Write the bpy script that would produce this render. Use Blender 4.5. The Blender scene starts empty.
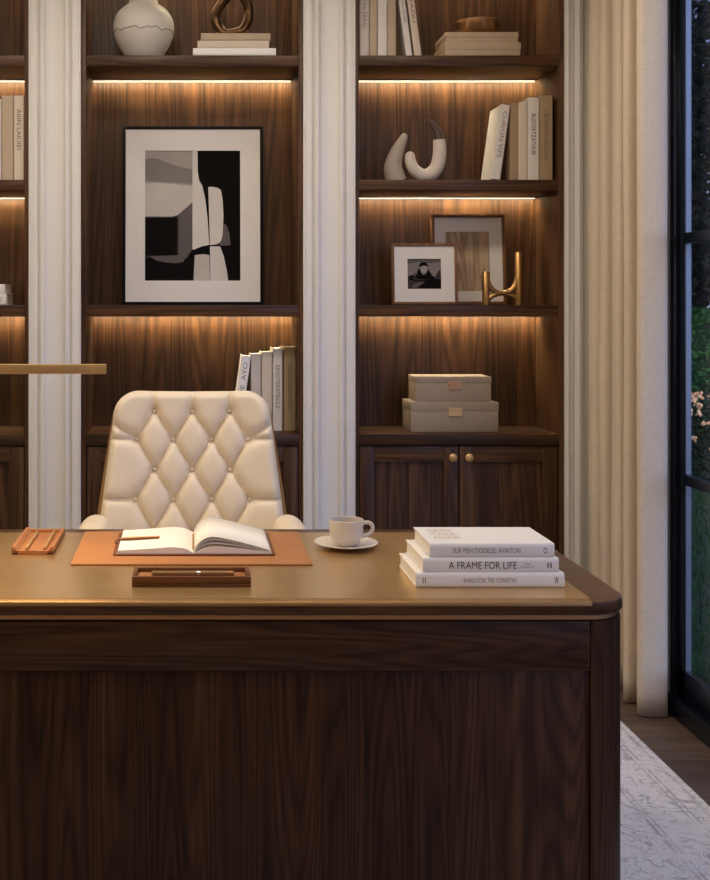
import bpy, bmesh, math, random
import numpy as np
from mathutils import Vector, Matrix
R = math.radians
random.seed(7)
sc = bpy.context.scene
COL = sc.collection

# ------------------------------------------------------------------ camera
# Camera stands at the origin at eye height, looking straight along +Y (view shift keeps verticals vertical).
EYE = 1.37
FOC = 1115.0
VX, VY = 190.0, 306.0
cam_d = bpy.data.cameras.new('camera')
cam = bpy.data.objects.new('camera', cam_d)
COL.objects.link(cam)
cam.location = (0, 0, EYE)
cam.rotation_euler = (R(90), 0, 0)
cam_d.sensor_fit = 'AUTO'
cam_d.sensor_width = 36
cam_d.lens = FOC * 36 / 880
cam_d.shift_x = (355 - VX) / 880
cam_d.shift_y = -(440 - VY) / 880
cam_d.clip_start = 0.05
cam_d.clip_end = 200
sc.camera = cam
sc.view_settings.view_transform = 'Standard'
sc.view_settings.look = 'None'
sc.view_settings.gamma = 1
sc.view_settings.exposure = 0.0
sc.view_settings.use_curve_mapping = False

def PX(x, d):           # metres right of the camera axis for a measured column at distance d
    return (x - VX) * d / FOC
def PZ(y, d):           # height above floor for a measured row at distance d
    return EYE - (y - VY) * d / FOC

# ------------------------------------------------------------------ materials
def srgb(c):
    return tuple((v / 255 / 12.92) if v / 255 <= 0.04045 else ((v / 255 + 0.055) / 1.055) ** 2.4 for v in c) + (1.0,)

MATS = {}
def newmat(name):
    m = bpy.data.materials.new(name)
    m.use_nodes = True
    nt = m.node_tree
    b = nt.nodes['Principled BSDF']
    MATS[name] = m
    return m, nt, b

def N(nt, t, **kw):
    n = nt.nodes.new(t)
    for k, v in kw.items():
        if k in n.inputs.keys() if hasattr(n.inputs, 'keys') else False:
            n.inputs[k].default_value = v
        else:
            setattr(n, k, v)
    return n

def math_node(nt, op, a, b=None):
    n = nt.nodes.new('ShaderNodeMath'); n.operation = op
    for i, v in enumerate((a, b)):
        if v is None: continue
        if isinstance(v, (int, float)): n.inputs[i].default_value = v
        else: nt.links.new(v, n.inputs[i])
    return n.outputs[0]

def ramp(nt, fac, stops):
    n = nt.nodes.new('ShaderNodeValToRGB')
    e = n.color_ramp.elements
    while len(e) > 1: e.remove(e[-1])
    e[0].position, e[0].color = stops[0]
    for p, c in stops[1:]:
        k = e.new(p); k.color = c
    nt.links.new(fac, n.inputs[0])
    return n.outputs[0]

def noise(nt, vec, scale, detail=3, rough=0.5, dist=0.0):
    n = nt.nodes.new('ShaderNodeTexNoise')
    n.inputs['Scale'].default_value = scale
    n.inputs['Detail'].default_value = detail
    n.inputs['Roughness'].default_value = rough
    n.inputs['Distortion'].default_value = dist
    if vec is not None: nt.links.new(vec, n.inputs['Vector'])
    return n.outputs['Fac']

def mapping(nt, vec, scale, loc=(0, 0, 0)):
    n = nt.nodes.new('ShaderNodeMapping')
    n.inputs['Scale'].default_value = scale
    n.inputs['Location'].default_value = loc
    nt.links.new(vec, n.inputs['Vector'])
    return n.outputs['Vector']

def bump(nt, b, h, strength, dist=0.01):
    n = nt.nodes.new('ShaderNodeBump')
    n.inputs['Strength'].default_value = strength
    n.inputs['Distance'].default_value = dist
    nt.links.new(h, n.inputs['Height'])
    nt.links.new(n.outputs[0], b.inputs['Normal'])

def plain(name, col, rough=0.5, metal=0.0, var=0.06, vscale=12, bmp=0.0, bscale=200, spec=0.5, coat=0.0, sheen=0.0):
    """A plain surface with slight procedural mottling; col in sRGB 0..255."""
    m, nt, b = newmat(name)
    tc = nt.nodes.new('ShaderNodeTexCoord')
    n = noise(nt, tc.outputs['Object'], vscale, 4)
    c = srgb(col)
    lo = tuple(x * (1 - var) for x in c[:3]) + (1,)
    hi = tuple(min(1, x * (1 + var)) for x in c[:3]) + (1,)
    nt.links.new(ramp(nt, n, [(0.3, lo), (0.7, hi)]), b.inputs['Base Color'])
    b.inputs['Roughness'].default_value = rough
    b.inputs['Metallic'].default_value = metal
    b.inputs['Specular IOR Level'].default_value = spec
    b.inputs['Coat Weight'].default_value = coat
    b.inputs['Sheen Weight'].default_value = sheen
    if bmp:
        bump(nt, b, noise(nt, tc.outputs['Object'], bscale, 3), bmp, 0.002)
    return m

def wood(name, axis, dark, mid, light, leaf=0.27, freq=5.0, bands=34, rough=0.42, fine=1.0, leaf_axis=0, spec=0.25, off=0.0):
    """Walnut veneer: contour bands of stretched noise (cathedrals) plus fibres, leaf by leaf."""
    m, nt, b = newmat(name)
    tc = nt.nodes.new('ShaderNodeTexCoord')
    sep = nt.nodes.new('ShaderNodeSeparateXYZ'); nt.links.new(tc.outputs['Object'], sep.inputs[0])
    cell = math_node(nt, 'FLOOR', math_node(nt, 'DIVIDE', math_node(nt, 'ADD', sep.outputs[leaf_axis], off), leaf))
    wn = nt.nodes.new('ShaderNodeTexWhiteNoise'); wn.noise_dimensions = '1D'
    nt.links.new(cell, wn.inputs['W'])
    comb = nt.nodes.new('ShaderNodeCombineXYZ')
    for i in range(3):
        o = sep.outputs[i]
        if i == axis:
            o = math_node(nt, 'ADD', o, math_node(nt, 'MULTIPLY', wn.outputs['Value'], 37.0))
        nt.links.new(o, comb.inputs[i])
    s1 = [freq] * 3; s1[axis] = freq * 0.055
    s2 = [130.0] * 3; s2[axis] = 3.0
    s3 = [420.0] * 3; s3[axis] = 14.0
    fig = noise(nt, mapping(nt, comb.outputs[0], s1), 1.0, 2, 0.45)
    sn = math_node(nt, 'MULTIPLY_ADD', math_node(nt, 'SINE', math_node(nt, 'MULTIPLY', fig, bands * 2.3 * math.pi)), 0.5)
    nt.nodes[-1].inputs[2].default_value = 0.5
    fib = noise(nt, mapping(nt, comb.outputs[0], s2), 1.0, 4, 0.6)
    pore = noise(nt, mapping(nt, comb.outputs[0], s3), 1.0, 2, 0.6)
    s4 = [20.0] * 3; s4[axis] = 0.45
    tone = noise(nt, mapping(nt, comb.outputs[0], s4), 1.0, 3, 0.5)
    v = math_node(nt, 'ADD', math_node(nt, 'MULTIPLY', math_node(nt, 'SQRT', sn), 0.17), math_node(nt, 'MULTIPLY', fib, 0.44 * fine))
    v = math_node(nt, 'ADD', v, math_node(nt, 'MULTIPLY', tone, 0.38))
    v = math_node(nt, 'ADD', v, math_node(nt, 'MULTIPLY', math_node(nt, 'SUBTRACT', wn.outputs['Value'], 0.5), 0.12))
    c = ramp(nt, v, [(0.28, srgb(dark)), (0.50, srgb(mid)), (0.76, srgb(light))])
    pr = ramp(nt, pore, [(0.30, (0.55, 0.55, 0.55, 1)), (0.42, (1, 1, 1, 1))])
    mx = nt.nodes.new('ShaderNodeMix'); mx.data_type = 'RGBA'; mx.blend_type = 'MULTIPLY'
    mx.inputs['Factor'].default_value = 0.6
    nt.links.new(c, mx.inputs['A']); nt.links.new(pr, mx.inputs['B'])
    nt.links.new(mx.outputs['Result'], b.inputs['Base Color'])
    b.inputs['Roughness'].default_value = rough
    b.inputs['Specular IOR Level'].default_value = spec
    bump(nt, b, fib, 0.12, 0.001)
    return m

def emit(name, col, strength):
    m, nt, b = newmat(name)
    b.inputs['Base Color'].default_value = (0.8, 0.8, 0.8, 1)
    b.inputs['Emission Color'].default_value = col
    b.inputs['Emission Strength'].default_value = strength
    return m

DK, MD, LT = (34, 21, 13), (70, 45, 28), (108, 75, 47)
wood('walnut_upright', 2, DK, MD, LT, leaf=0.16, freq=4.5, bands=22)
wood('walnut_shelf', 0, DK, MD, LT, leaf=0.5, freq=5, bands=20, leaf_axis=1)
wood('walnut_door', 2, DK, MD, LT, leaf=0.2, freq=4.5, bands=22)
wood('walnut_desk', 2, (32, 18, 10), (61, 37, 22), (94, 61, 37), leaf=0.276, freq=5.0, bands=34, fine=0.9, rough=0.5, spec=0.14, off=0.0)
wood('walnut_apron', 0, (32, 18, 10), (61, 37, 22), (92, 60, 37), leaf=3.0, freq=6.0, bands=30, leaf_axis=2, rough=0.45, spec=0.16)
wood('walnut_top', 0, (46, 28, 18), (80, 52, 34), (108, 76, 52), leaf=3.0, freq=5.0, bands=18, leaf_axis=2, rough=0.28)
wood('tray_wood', 0, (62, 33, 16), (100, 60, 31), (134, 86, 49), leaf=3, freq=9, bands=10, leaf_axis=2, rough=0.4)
wood('frame_wood', 2, (82, 54, 32), (120, 82, 50), (150, 106, 66), leaf=3, freq=14, bands=8)
plain('white_paint', (226, 221, 214), 0.45, var=0.015, vscale=3)
plain('wall_paint', (214, 206, 194), 0.7, var=0.02, vscale=2)
plain('ceiling_paint', (232, 228, 222), 0.8, var=0.01, vscale=2)
plain('brass', (180, 138, 86), 0.3, 1.0, var=0.06, vscale=30)
plain('soft_brass', (220, 180, 124), 0.45, 0.8, var=0.05, vscale=30)
plain('bronze', (98, 74, 52), 0.34, 1.0, var=0.2, vscale=14)
plain('copper', (166, 126, 90), 0.34, 1.0, var=0.12, vscale=20)
plain('edge_sheen', (186, 146, 98), 0.38, 0.9, var=0.04, vscale=6)  # brass tone standing in for gold light reflected on the desk rim
plain('strip_metal', (198, 148, 104), 0.4, 1.0, var=0.05, vscale=10)
plain('black_metal', (14, 20, 32), 0.25, 0.0, var=0.1, vscale=8, spec=0.5)
plain('spacer_metal', (122, 130, 142), 0.4, 0.5, var=0.03, vscale=8)
plain('black_frame', (14, 11, 10), 0.7, 0.0, var=0.1, spec=0.15)
plain('mat_board', (226, 218, 210), 0.75, var=0.01, bmp=0.05, bscale=500)
plain('ceramic', (218, 208, 196), 0.3, var=0.03, vscale=10)
plain('stoneware', (206, 192, 176), 0.6, var=0.05, vscale=16, bmp=0.08, bscale=120)
plain('stoneware_grey', (168, 152, 134), 0.65, var=0.06, vscale=16, bmp=0.08, bscale=120)
plain('crack_dark', (112, 98, 88), 0.7)
plain('vase_white', (214, 206, 196), 0.5, var=0.04, vscale=9, bmp=0.05, bscale=90)
plain('dark_tip', (74, 54, 44), 0.5)
plain('coffee', (120, 92, 66), 0.2)
plain('leather_cream', (233, 216, 190), 0.42, var=0.035, vscale=20, bmp=0.12, bscale=320, spec=0.45)
plain('leather_shell', (150, 112, 68), 0.45, var=0.05, vscale=20, bmp=0.1, bscale=300)
plain('leather_tan', (174, 115, 66), 0.48, var=0.05, vscale=14, bmp=0.15, bscale=300)
plain('leather_tan_deep', (162, 106, 64), 0.5, var=0.05, vscale=14, bmp=0.15, bscale=300)
plain('leather_brown', (112, 64, 34), 0.5, var=0.06, vscale=20, bmp=0.12, bscale=300)
plain('box_linen', (158, 140, 122), 0.8, var=0.06, vscale=60, bmp=0.25, bscale=420)
plain('box_beige', (186, 164, 138), 0.75, var=0.04, vscale=60, bmp=0.15, bscale=420)
plain('paper', (238, 232, 222), 0.85, var=0.015, vscale=6)
plain('pages', (226, 216, 200), 0.9, var=0.05, vscale=90)
plain('book_white', (220, 212, 204), 0.6, var=0.02, vscale=12)
plain('book_bright', (238, 233, 228), 0.5, var=0.012, vscale=12)
plain('book_ivory', (212, 196, 176), 0.6, var=0.02, vscale=12)
plain('book_sand', (184, 164, 138), 0.65, var=0.03, vscale=12)
plain('book_tan', (160, 136, 106), 0.65, var=0.03, vscale=12)
plain('book_grey', (198, 186, 176), 0.6, var=0.02, vscale=12)
plain('ink_dark', (52, 44, 42), 0.7)
plain('ink_grey', (128, 116, 108), 0.7)
plain('ink_brown', (108, 80, 58), 0.7)
plain('ink_gold', (188, 168, 140), 0.6)
plain('black_plastic', (28, 27, 27), 0.5)
plain('chrome', (200, 200, 200), 0.2, 1.0)
for i, g in enumerate([(17, 14, 13), (96, 89, 86), (130, 122, 116), (160, 151, 144), (190, 181, 172), (208, 199, 190), (62, 56, 55)]):
    plain('print_tone_%d' % i, g, 0.85, var=0.05, vscale=9, spec=0.08)
PT = ['print_tone_%d' % i for i in range(7)]
emit('light_strip', (1.0, 0.87, 0.56, 1), 260.0)
emit('wall_glow', (1.0, 0.82, 0.58, 1), 1.5)  # glow for the added bright line along the wall top
emit('lamp_diffuser', (1.0, 0.86, 0.70, 1), 3.0)

def desk_inlay():
    m, nt, b = newmat('bronze_inlay')
    tc = nt.nodes.new('ShaderNodeTexCoord')
    n = noise(nt, mapping(nt, tc.outputs['Object'], (3, 12, 1)), 1.0, 3)
    nt.links.new(ramp(nt, n, [(0.3, srgb((212, 176, 122))), (0.7, srgb((220, 184, 130)))]), b.inputs['Base Color'])
    b.inputs['Metallic'].default_value = 0.82
    b.inputs['Roughness'].default_value = 0.28
desk_inlay()

def curtain_mat():
    m, nt, b = newmat('curtain_linen')
    tc = nt.nodes.new('ShaderNodeTexCoord')
    n = noise(nt, mapping(nt, tc.outputs['Object'], (300, 300, 40)), 1.0, 2)
    n2 = noise(nt, mapping(nt, tc.outputs['Object'], (40, 40, 300)), 1.0, 2)
    s = math_node(nt, 'ADD', math_node(nt, 'MULTIPLY', n, 0.5), math_node(nt, 'MULTIPLY', n2, 0.5))
    nt.links.new(ramp(nt, s, [(0.3, srgb((206, 188, 164))), (0.7, srgb((222, 205, 182)))]), b.inputs['Base Color'])
    b.inputs['Roughness'].default_value = 0.9
    b.inputs['Sheen Weight'].default_value = 0.15
    bump(nt, b, s, 0.2, 0.001)
curtain_mat()

def floor_mat():
    m, nt, b = newmat('floor_boards')
    tc = nt.nodes.new('ShaderNodeTexCoord')
    sep = nt.nodes.new('ShaderNodeSeparateXYZ'); nt.links.new(tc.outputs['Object'], sep.inputs[0])
    row = math_node(nt, 'DIVIDE', sep.outputs[1], 0.16)
    cell = math_node(nt, 'FLOOR', row); fr = math_node(nt, 'FRACT', row)
    wn = nt.nodes.new('ShaderNodeTexWhiteNoise'); wn.noise_dimensions = '1D'; nt.links.new(cell, wn.inputs['W'])
    comb = nt.nodes.new('ShaderNodeCombineXYZ')
    nt.links.new(math_node(nt, 'ADD', sep.outputs[0], math_node(nt, 'MULTIPLY', wn.outputs[0], 23)), comb.inputs[0])
    nt.links.new(sep.outputs[1], comb.inputs[1])
    g = noise(nt, mapping(nt, comb.outputs[0], (2.0, 40, 1)), 1.0, 4, 0.6, 0.6)
    k = noise(nt, mapping(nt, comb.outputs[0], (2.2, 7, 1)), 1.0, 2)
    v = math_node(nt, 'ADD', math_node(nt, 'MULTIPLY', g, 0.6), math_node(nt, 'MULTIPLY', k, 0.3))
    v = math_node(nt, 'ADD', v, math_node(nt, 'MULTIPLY', wn.outputs[0], 0.14))
    c = ramp(nt, v, [(0.3, srgb((58, 44, 38))), (0.52, srgb((92, 74, 64))), (0.8, srgb((118, 98, 86)))])
    gap = math_node(nt, 'GREATER_THAN', fr, 0.025)
    mx = nt.nodes.new('ShaderNodeMix'); mx.data_type = 'RGBA'
    nt.links.new(gap, mx.inputs['Factor']); mx.inputs['A'].default_value = srgb((40, 30, 26)); nt.links.new(c, mx.inputs['B'])
    nt.links.new(mx.outputs['Result'], b.inputs['Base Color'])
    b.inputs['Roughness'].default_value = 0.5
    bump(nt, b, g, 0.1, 0.002)
floor_mat()

def rug_mat(x0, x1, y0, y1):
    """Distressed oriental rug: pale ground, grey scrolls and border lines laid parallel to the rug's edges."""
    m, nt, b = newmat('rug_pile')
    tc = nt.nodes.new('ShaderNodeTexCoord')
    sep = nt.nodes.new('ShaderNodeSeparateXYZ'); nt.links.new(tc.outputs['Object'], sep.inputs[0])
    ex = math_node(nt, 'MINIMUM', math_node(nt, 'SUBTRACT', sep.outputs[0], x0), math_node(nt, 'SUBTRACT', x1, sep.outputs[0]))
    ey = math_node(nt, 'MINIMUM', math_node(nt, 'SUBTRACT', sep.outputs[1], y0), math_node(nt, 'SUBTRACT', y1, sep.outputs[1]))
    e = math_node(nt, 'MINIMUM', ex, ey)
    lines = None
    for p, w in ((0.025, 0.006), (0.07, 0.004), (0.085, 0.003), (0.19, 0.004), (0.205, 0.005)):
        l = math_node(nt, 'LESS_THAN', math_node(nt, 'ABSOLUTE', math_node(nt, 'SUBTRACT', e, p)), w)
        lines = l if lines is None else math_node(nt, 'MAXIMUM', lines, l)
    wob = noise(nt, tc.outputs['Object'], 9, 2)
    f = noise(nt, tc.outputs['Object'], 7.5, 2, 0.5, 1.6)
    scroll = math_node(nt, 'LESS_THAN', math_node(nt, 'ABSOLUTE', math_node(nt, 'SUBTRACT', math_node(nt, 'FRACT', math_node(nt, 'MULTIPLY', f, 7)), 0.5)), 0.09)
    f2 = noise(nt, tc.outputs['Object'], 22, 2, 0.5, 1.2)
    scroll2 = math_node(nt, 'LESS_THAN', math_node(nt, 'ABSOLUTE', math_node(nt, 'SUBTRACT', f2, 0.5)), 0.025)
    pat = math_node(nt, 'MAXIMUM', math_node(nt, 'MAXIMUM', scroll, math_node(nt, 'MULTIPLY', scroll2, 0.7)), lines)
    wear = noise(nt, tc.outputs['Object'], 14, 6, 0.7)
    wr = ramp(nt, wear, [(0.36, (0, 0, 0, 1)), (0.66, (1, 1, 1, 1))])
    pat = math_node(nt, 'MULTIPLY', pat, wr)
    pile = noise(nt, tc.outputs['Object'], 260, 3, 0.6)
    base = ramp(nt, pile, [(0.25, srgb((214, 209, 208))), (0.75, srgb((242, 238, 236)))])
    mx = nt.nodes.new('ShaderNodeMix'); mx.data_type = 'RGBA'
    nt.links.new(math_node(nt, 'MULTIPLY', pat, 0.75), mx.inputs['Factor'])
    nt.links.new(base, mx.inputs['A']); mx.inputs['B'].default_value = srgb((132, 126, 128))
    nt.links.new(mx.outputs['Result'], b.inputs['Base Color'])
    b.inputs['Roughness'].default_value = 0.95
    b.inputs['Specular IOR Level'].default_value = 0.1
    bump(nt, b, pile, 0.35, 0.003)

def glass_mat():
    m, nt, b = newmat('window_glass')
    nt.nodes.remove(b)
    out = [n for n in nt.nodes if n.type == 'OUTPUT_MATERIAL'][0]
    tr = nt.nodes.new('ShaderNodeBsdfTransparent'); tr.inputs[0].default_value = (0.93, 0.96, 0.97, 1)
    gl = nt.nodes.new('ShaderNodeBsdfGlossy'); gl.inputs['Roughness'].default_value = 0.02
    lw = nt.nodes.new('ShaderNodeLayerWeight'); lw.inputs['Blend'].default_value = 0.5
    fr = math_node(nt, 'MULTIPLY_ADD', math_node(nt, 'POWER', lw.outputs['Facing'], 5.0), 0.4)      # Schlick reflectance of a pane
    for q in nt.nodes:
        if q.type == 'MATH' and q.operation == 'MULTIPLY_ADD': q.inputs[2].default_value = 0.01
    mx = nt.nodes.new('ShaderNodeMixShader')
    nt.links.new(fr, mx.inputs[0]); nt.links.new(tr.outputs[0], mx.inputs[1]); nt.links.new(gl.outputs[0], mx.inputs[2])
    nt.links.new(mx.outputs[0], out.inputs[0])
glass_mat()

def leaf_mat(name, lo, hi):
    m, nt, b = newmat(name)
    tc = nt.nodes.new('ShaderNodeTexCoord')
    n = noise(nt, tc.outputs['Object'], 6, 3)
    nt.links.new(ramp(nt, n, [(0.3, srgb(lo)), (0.7, srgb(hi))]), b.inputs['Base Color'])
    b.inputs['Roughness'].default_value = 0.7
    b.inputs['Specular IOR Level'].default_value = 0.12
leaf_mat('tree_leaf', (8, 12, 8), (20, 28, 16))
leaf_mat('hedge_leaf', (34, 70, 30), (62, 106, 48))
leaf_mat('bush_leaf', (20, 36, 20), (42, 62, 34))
leaf_mat('grass_blade', (26, 62, 20), (52, 96, 34))
leaf_mat('blossom', (238, 170, 108), (248, 200, 146))
plain('bark', (54, 42, 34), 0.9, var=0.3, vscale=20)
plain('soil_lawn', (30, 54, 26), 0.95, var=0.35, vscale=30, bmp=0.5, bscale=90)

def marble_print():
    m, nt, b = newmat('agate_print')
    tc = nt.nodes.new('ShaderNodeTexCoord')
    f = noise(nt, mapping(nt, tc.outputs['Object'], (16, 1, 2.2)), 1.0, 3, 0.5, 0.6)
    s = math_node(nt, 'MULTIPLY_ADD', math_node(nt, 'SINE', math_node(nt, 'MULTIPLY', f, 38)), 0.5); nt.nodes[-1].inputs[2].default_value = 0.5
    v = math_node(nt, 'ADD', math_node(nt, 'MULTIPLY', s, 0.35), math_node(nt, 'MULTIPLY', f, 0.65))
    nt.links.new(ramp(nt, v, [(0.2, srgb((128, 98, 72))), (0.45, srgb((172, 144, 114))), (0.75, srgb((190, 166, 136)))]), b.inputs['Base Color'])
    b.inputs['Roughness'].default_value = 0.7
marble_print()

# ------------------------------------------------------------------ mesh helpers
class MB:
    def __init__(self): self.bm = bmesh.new()
    def _merge(self, b, M=None):
        if M is not None: bmesh.ops.transform(b, matrix=M, verts=b.verts)
        me = bpy.data.meshes.new('tmp'); b.to_mesh(me); b.free()
        self.bm.from_mesh(me); bpy.data.meshes.remove(me)
    def box(self, x0, x1, y0, y1, z0, z1, bev=0.0, seg=2, M=None):
        b = bmesh.new()
        v = [b.verts.new((x, y, z)) for x in (x0, x1) for y in (y0, y1) for z in (z0, z1)]
        for f in ((0, 1, 3, 2), (4, 6, 7, 5), (0, 4, 5, 1), (2, 3, 7, 6), (0, 2, 6, 4), (1, 5, 7, 3)):
            b.faces.new([v[i] for i in f])
        bmesh.ops.recalc_face_normals(b, faces=b.faces)
        if bev: bmesh.ops.bevel(b, geom=list(b.edges), offset=bev, segments=seg, profile=0.5, affect='EDGES', clamp_overlap=True)
        self._merge(b, M); return self
    def prism(self, pts, axis, a0, a1, bev=0.0, seg=2, M=None, bev_ends=True):
        """Closed 2-D outline extruded along an axis. axis 0: pts=(y,z); 1: pts=(x,z); 2: pts=(x,y)."""
        b = bmesh.new()
        def P(p, a):
            return {0: (a, p[0], p[1]), 1: (p[0], a, p[1]), 2: (p[0], p[1], a)}[axis]
        lo = [b.verts.new(P(p, a0)) for p in pts]; hi = [b.verts.new(P(p, a1)) for p in pts]
        f0 = b.faces.new(lo); f1 = b.faces.new(hi)
        n = len(pts)
        for i in range(n): b.faces.new((lo[i], lo[(i + 1) % n], hi[(i + 1) % n], hi[i]))
        bmesh.ops.recalc_face_normals(b, faces=b.faces)
        if bev:
            ed = list(f0.edges) + list(f1.edges)
            bmesh.ops.bevel(b, geom=ed, offset=bev, segments=seg, profile=0.5, affect='EDGES', clamp_overlap=True)
        self._merge(b, M); return self
    def lathe(self, prof, seg=48, c=(0, 0, 0), M=None):
        b = bmesh.new(); rings = []
        for r, z in prof:
            if r < 1e-6: rings.append([b.verts.new((c[0], c[1], c[2] + z))])
            else: rings.append([b.verts.new((c[0] + r * math.cos(2 * math.pi * k / seg), c[1] + r * math.sin(2 * math.pi * k / seg), c[2] + z)) for k in range(seg)])
        for A, B in zip(rings, rings[1:]):
            if len(A) == 1 and len(B) == 1: continue
            for k in range(seg):
                k2 = (k + 1) % seg
                if len(A) == 1: b.faces.new((A[0], B[k2], B[k]))
                elif len(B) == 1: b.faces.new((A[k], A[k2], B[0]))
                else: b.faces.new((A[k], A[k2], B[k2], B[k]))
        bmesh.ops.recalc_face_normals(b, faces=b.faces)
        self._merge(b, M); return self
    def tube(self, pts, rad, seg=16, closed=False, flat=1.0, M=None):
        pts = [Vector(p) for p in pts]; n = len(pts)
        rad = rad if isinstance(rad, (list, tuple)) else [rad] * n
        b = bmesh.new(); rings = []; nrm = None
        for i, p in enumerate(pts):
            if closed: t = pts[(i + 1) % n] - pts[i - 1]
            else: t = pts[min(i + 1, n - 1)] - pts[max(i - 1, 0)]
            t.normalize()
            if nrm is None:
                nrm = t.cross(Vector((0, 1, 0)))
                if nrm.length < 0.1: nrm = t.cross(Vector((1, 0, 0)))
            nrm = (nrm - t * nrm.dot(t)).normalized(); bi = t.cross(nrm)
            rings.append([b.verts.new(p + rad[i] * (math.cos(2 * math.pi * k / seg) * nrm + flat * math.sin(2 * math.pi * k / seg) * bi)) for k in range(seg)])
        m = n if closed else n - 1
        for i in range(m):
            A, B = rings[i], rings[(i + 1) % n]
            for k in range(seg): b.faces.new((A[k], A[(k + 1) % seg], B[(k + 1) % seg], B[k]))
        if not closed:
            b.faces.new(rings[0][::-1]); b.faces.new(rings[-1])
        bmesh.ops.recalc_face_normals(b, faces=b.faces)
        self._merge(b, M); return self
    def sheet(self, pts, axis, a0, a1):
        """Open 2-D polyline extruded along an axis (solidified later)."""
        b = self.bm
        def P(p, a):
            return {0: (a, p[0], p[1]), 1: (p[0], a, p[1]), 2: (p[0], p[1], a)}[axis]
        lo = [b.verts.new(P(p, a0)) for p in pts]; hi = [b.verts.new(P(p, a1)) for p in pts]
        for i in range(len(pts) - 1): b.faces.new((lo[i], lo[i + 1], hi[i + 1], hi[i]))
        return self
    def poly(self, pts):
        self.bm.faces.new([self.bm.verts.new(p) for p in pts]); return self
    def build(self, name, mat, parent=None, loc=None, smooth=True, ang=38, solid=0.0, M=None):
        bm = self.bm
        if M is not None: bmesh.ops.transform(bm, matrix=M, verts=bm.verts)
        me = bpy.data.meshes.new(name)
        bm.to_mesh(me); bm.free()
        if smooth:
            me.polygons.foreach_set('use_smooth', [True] * len(me.polygons))
            me.set_sharp_from_angle(angle=R(ang))
        me.materials.append(MATS[mat])
        o = bpy.data.objects.new(name, me); COL.objects.link(o)
        if parent is not None: o.parent = parent
        if loc is not None: o.location = loc
        if solid:
            s = o.modifiers.new('solid', 'SOLIDIFY'); s.thickness = solid; s.offset = 0
        return o

def thing(name, label, cat, loc=(0, 0, 0), rot=(0, 0, 0), group=None):
    o = bpy.data.objects.new(name, None); COL.objects.link(o)
    o.empty_display_size = 0.05
    o.location = loc; o.rotation_euler = rot
    o['label'] = label; o['category'] = cat
    if group: o['group'] = group
    return o
def tag(o, label, cat, group=None):
    o['label'] = label; o['category'] = cat
    if group: o['group'] = group
    return o
def struct(o, label, cat):
    o['kind'] = 'structure'; o['label'] = label; o['category'] = cat
    return o

def catmull(pts, n=8, closed=False):
    pts = [Vector(p) for p in pts]; out = []
    m = len(pts)
    rng = m if closed else m - 1
    for i in range(rng):
        if closed: p0, p1, p2, p3 = pts[i - 1], pts[i], pts[(i + 1) % m], pts[(i + 2) % m]
        else: p0, p1, p2, p3 = pts[max(i - 1, 0)], pts[i], pts[i + 1], pts[min(i + 2, m - 1)]
        for k in range(n):
            t = k / n
            out.append(0.5 * ((2 * p1) + (-p0 + p2) * t + (2 * p0 - 5 * p1 + 4 * p2 - p3) * t * t + (-p0 + 3 * p1 - 3 * p2 + p3) * t ** 3))
    if not closed: out.append(pts[-1].copy())
    return out
def lerp_list(v, n, closed=False):
    r = catmull([(x, 0, 0) for x in v], n, closed)
    return [max(1e-4, p.x) for p in r]
def rrect(x0, x1, y0, y1, r, seg=10, corners=(1, 1, 1, 1)):
    """Rounded rectangle outline, corners: (x0y0, x1y0, x1y1, x0y1)."""
    out = []
    for (cx, cy, a0, on, px, py) in ((x0 + r, y0 + r, 180, corners[0], x0, y0), (x1 - r, y0 + r, 270, corners[1], x1, y0),
                                     (x1 - r, y1 - r, 0, corners[2], x1, y1), (x0 + r, y1 - r, 90, corners[3], x0, y1)):
        if not on: out.append((px, py)); continue
        for k in range(seg + 1):
            a = R(a0 + 90 * k / seg); out.append((cx + r * math.cos(a), cy + r * math.sin(a)))
    return out

def text_mesh(body, name, mat, parent, origin, base, up, length, height, bold=0.0, spacing=1.0):
    """Lettering printed on a surface: baseline along base, cap direction up, centred on origin, local to parent."""
    cu = bpy.data.curves.new(name, 'FONT'); cu.body = body; cu.size = 1.0; cu.align_x = 'CENTER'; cu.align_y = 'CENTER'
    cu.space_character = spacing; cu.resolution_u = 3
    cu.offset = bold
    tmp = bpy.data.objects.new('tmp_text', cu); COL.objects.link(tmp)
    dg = bpy.context.evaluated_depsgraph_get()
    me = bpy.data.meshes.new_from_object(tmp.evaluated_get(dg))
    bpy.data.objects.remove(tmp); bpy.data.curves.remove(cu)
    xs = [v.co.x for v in me.vertices]; ys = [v.co.y for v in me.vertices]
    x0, x1, y0, y1 = min(xs), max(xs), min(ys), max(ys)
    B = Vector(base).normalized(); U = Vector(up).normalized(); O = Vector(origin)
    for v in me.vertices:
        v.co = O + B * ((v.co.x - (x0 + x1) / 2) / (x1 - x0) * length) + U * ((v.co.y - (y0 + y1) / 2) / (y1 - y0) * height)
    me.name = name
    me.materials.append(MATS[mat])
    o = bpy.data.objects.new(name, me); COL.objects.link(o); o.parent = parent
    return o

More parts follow.
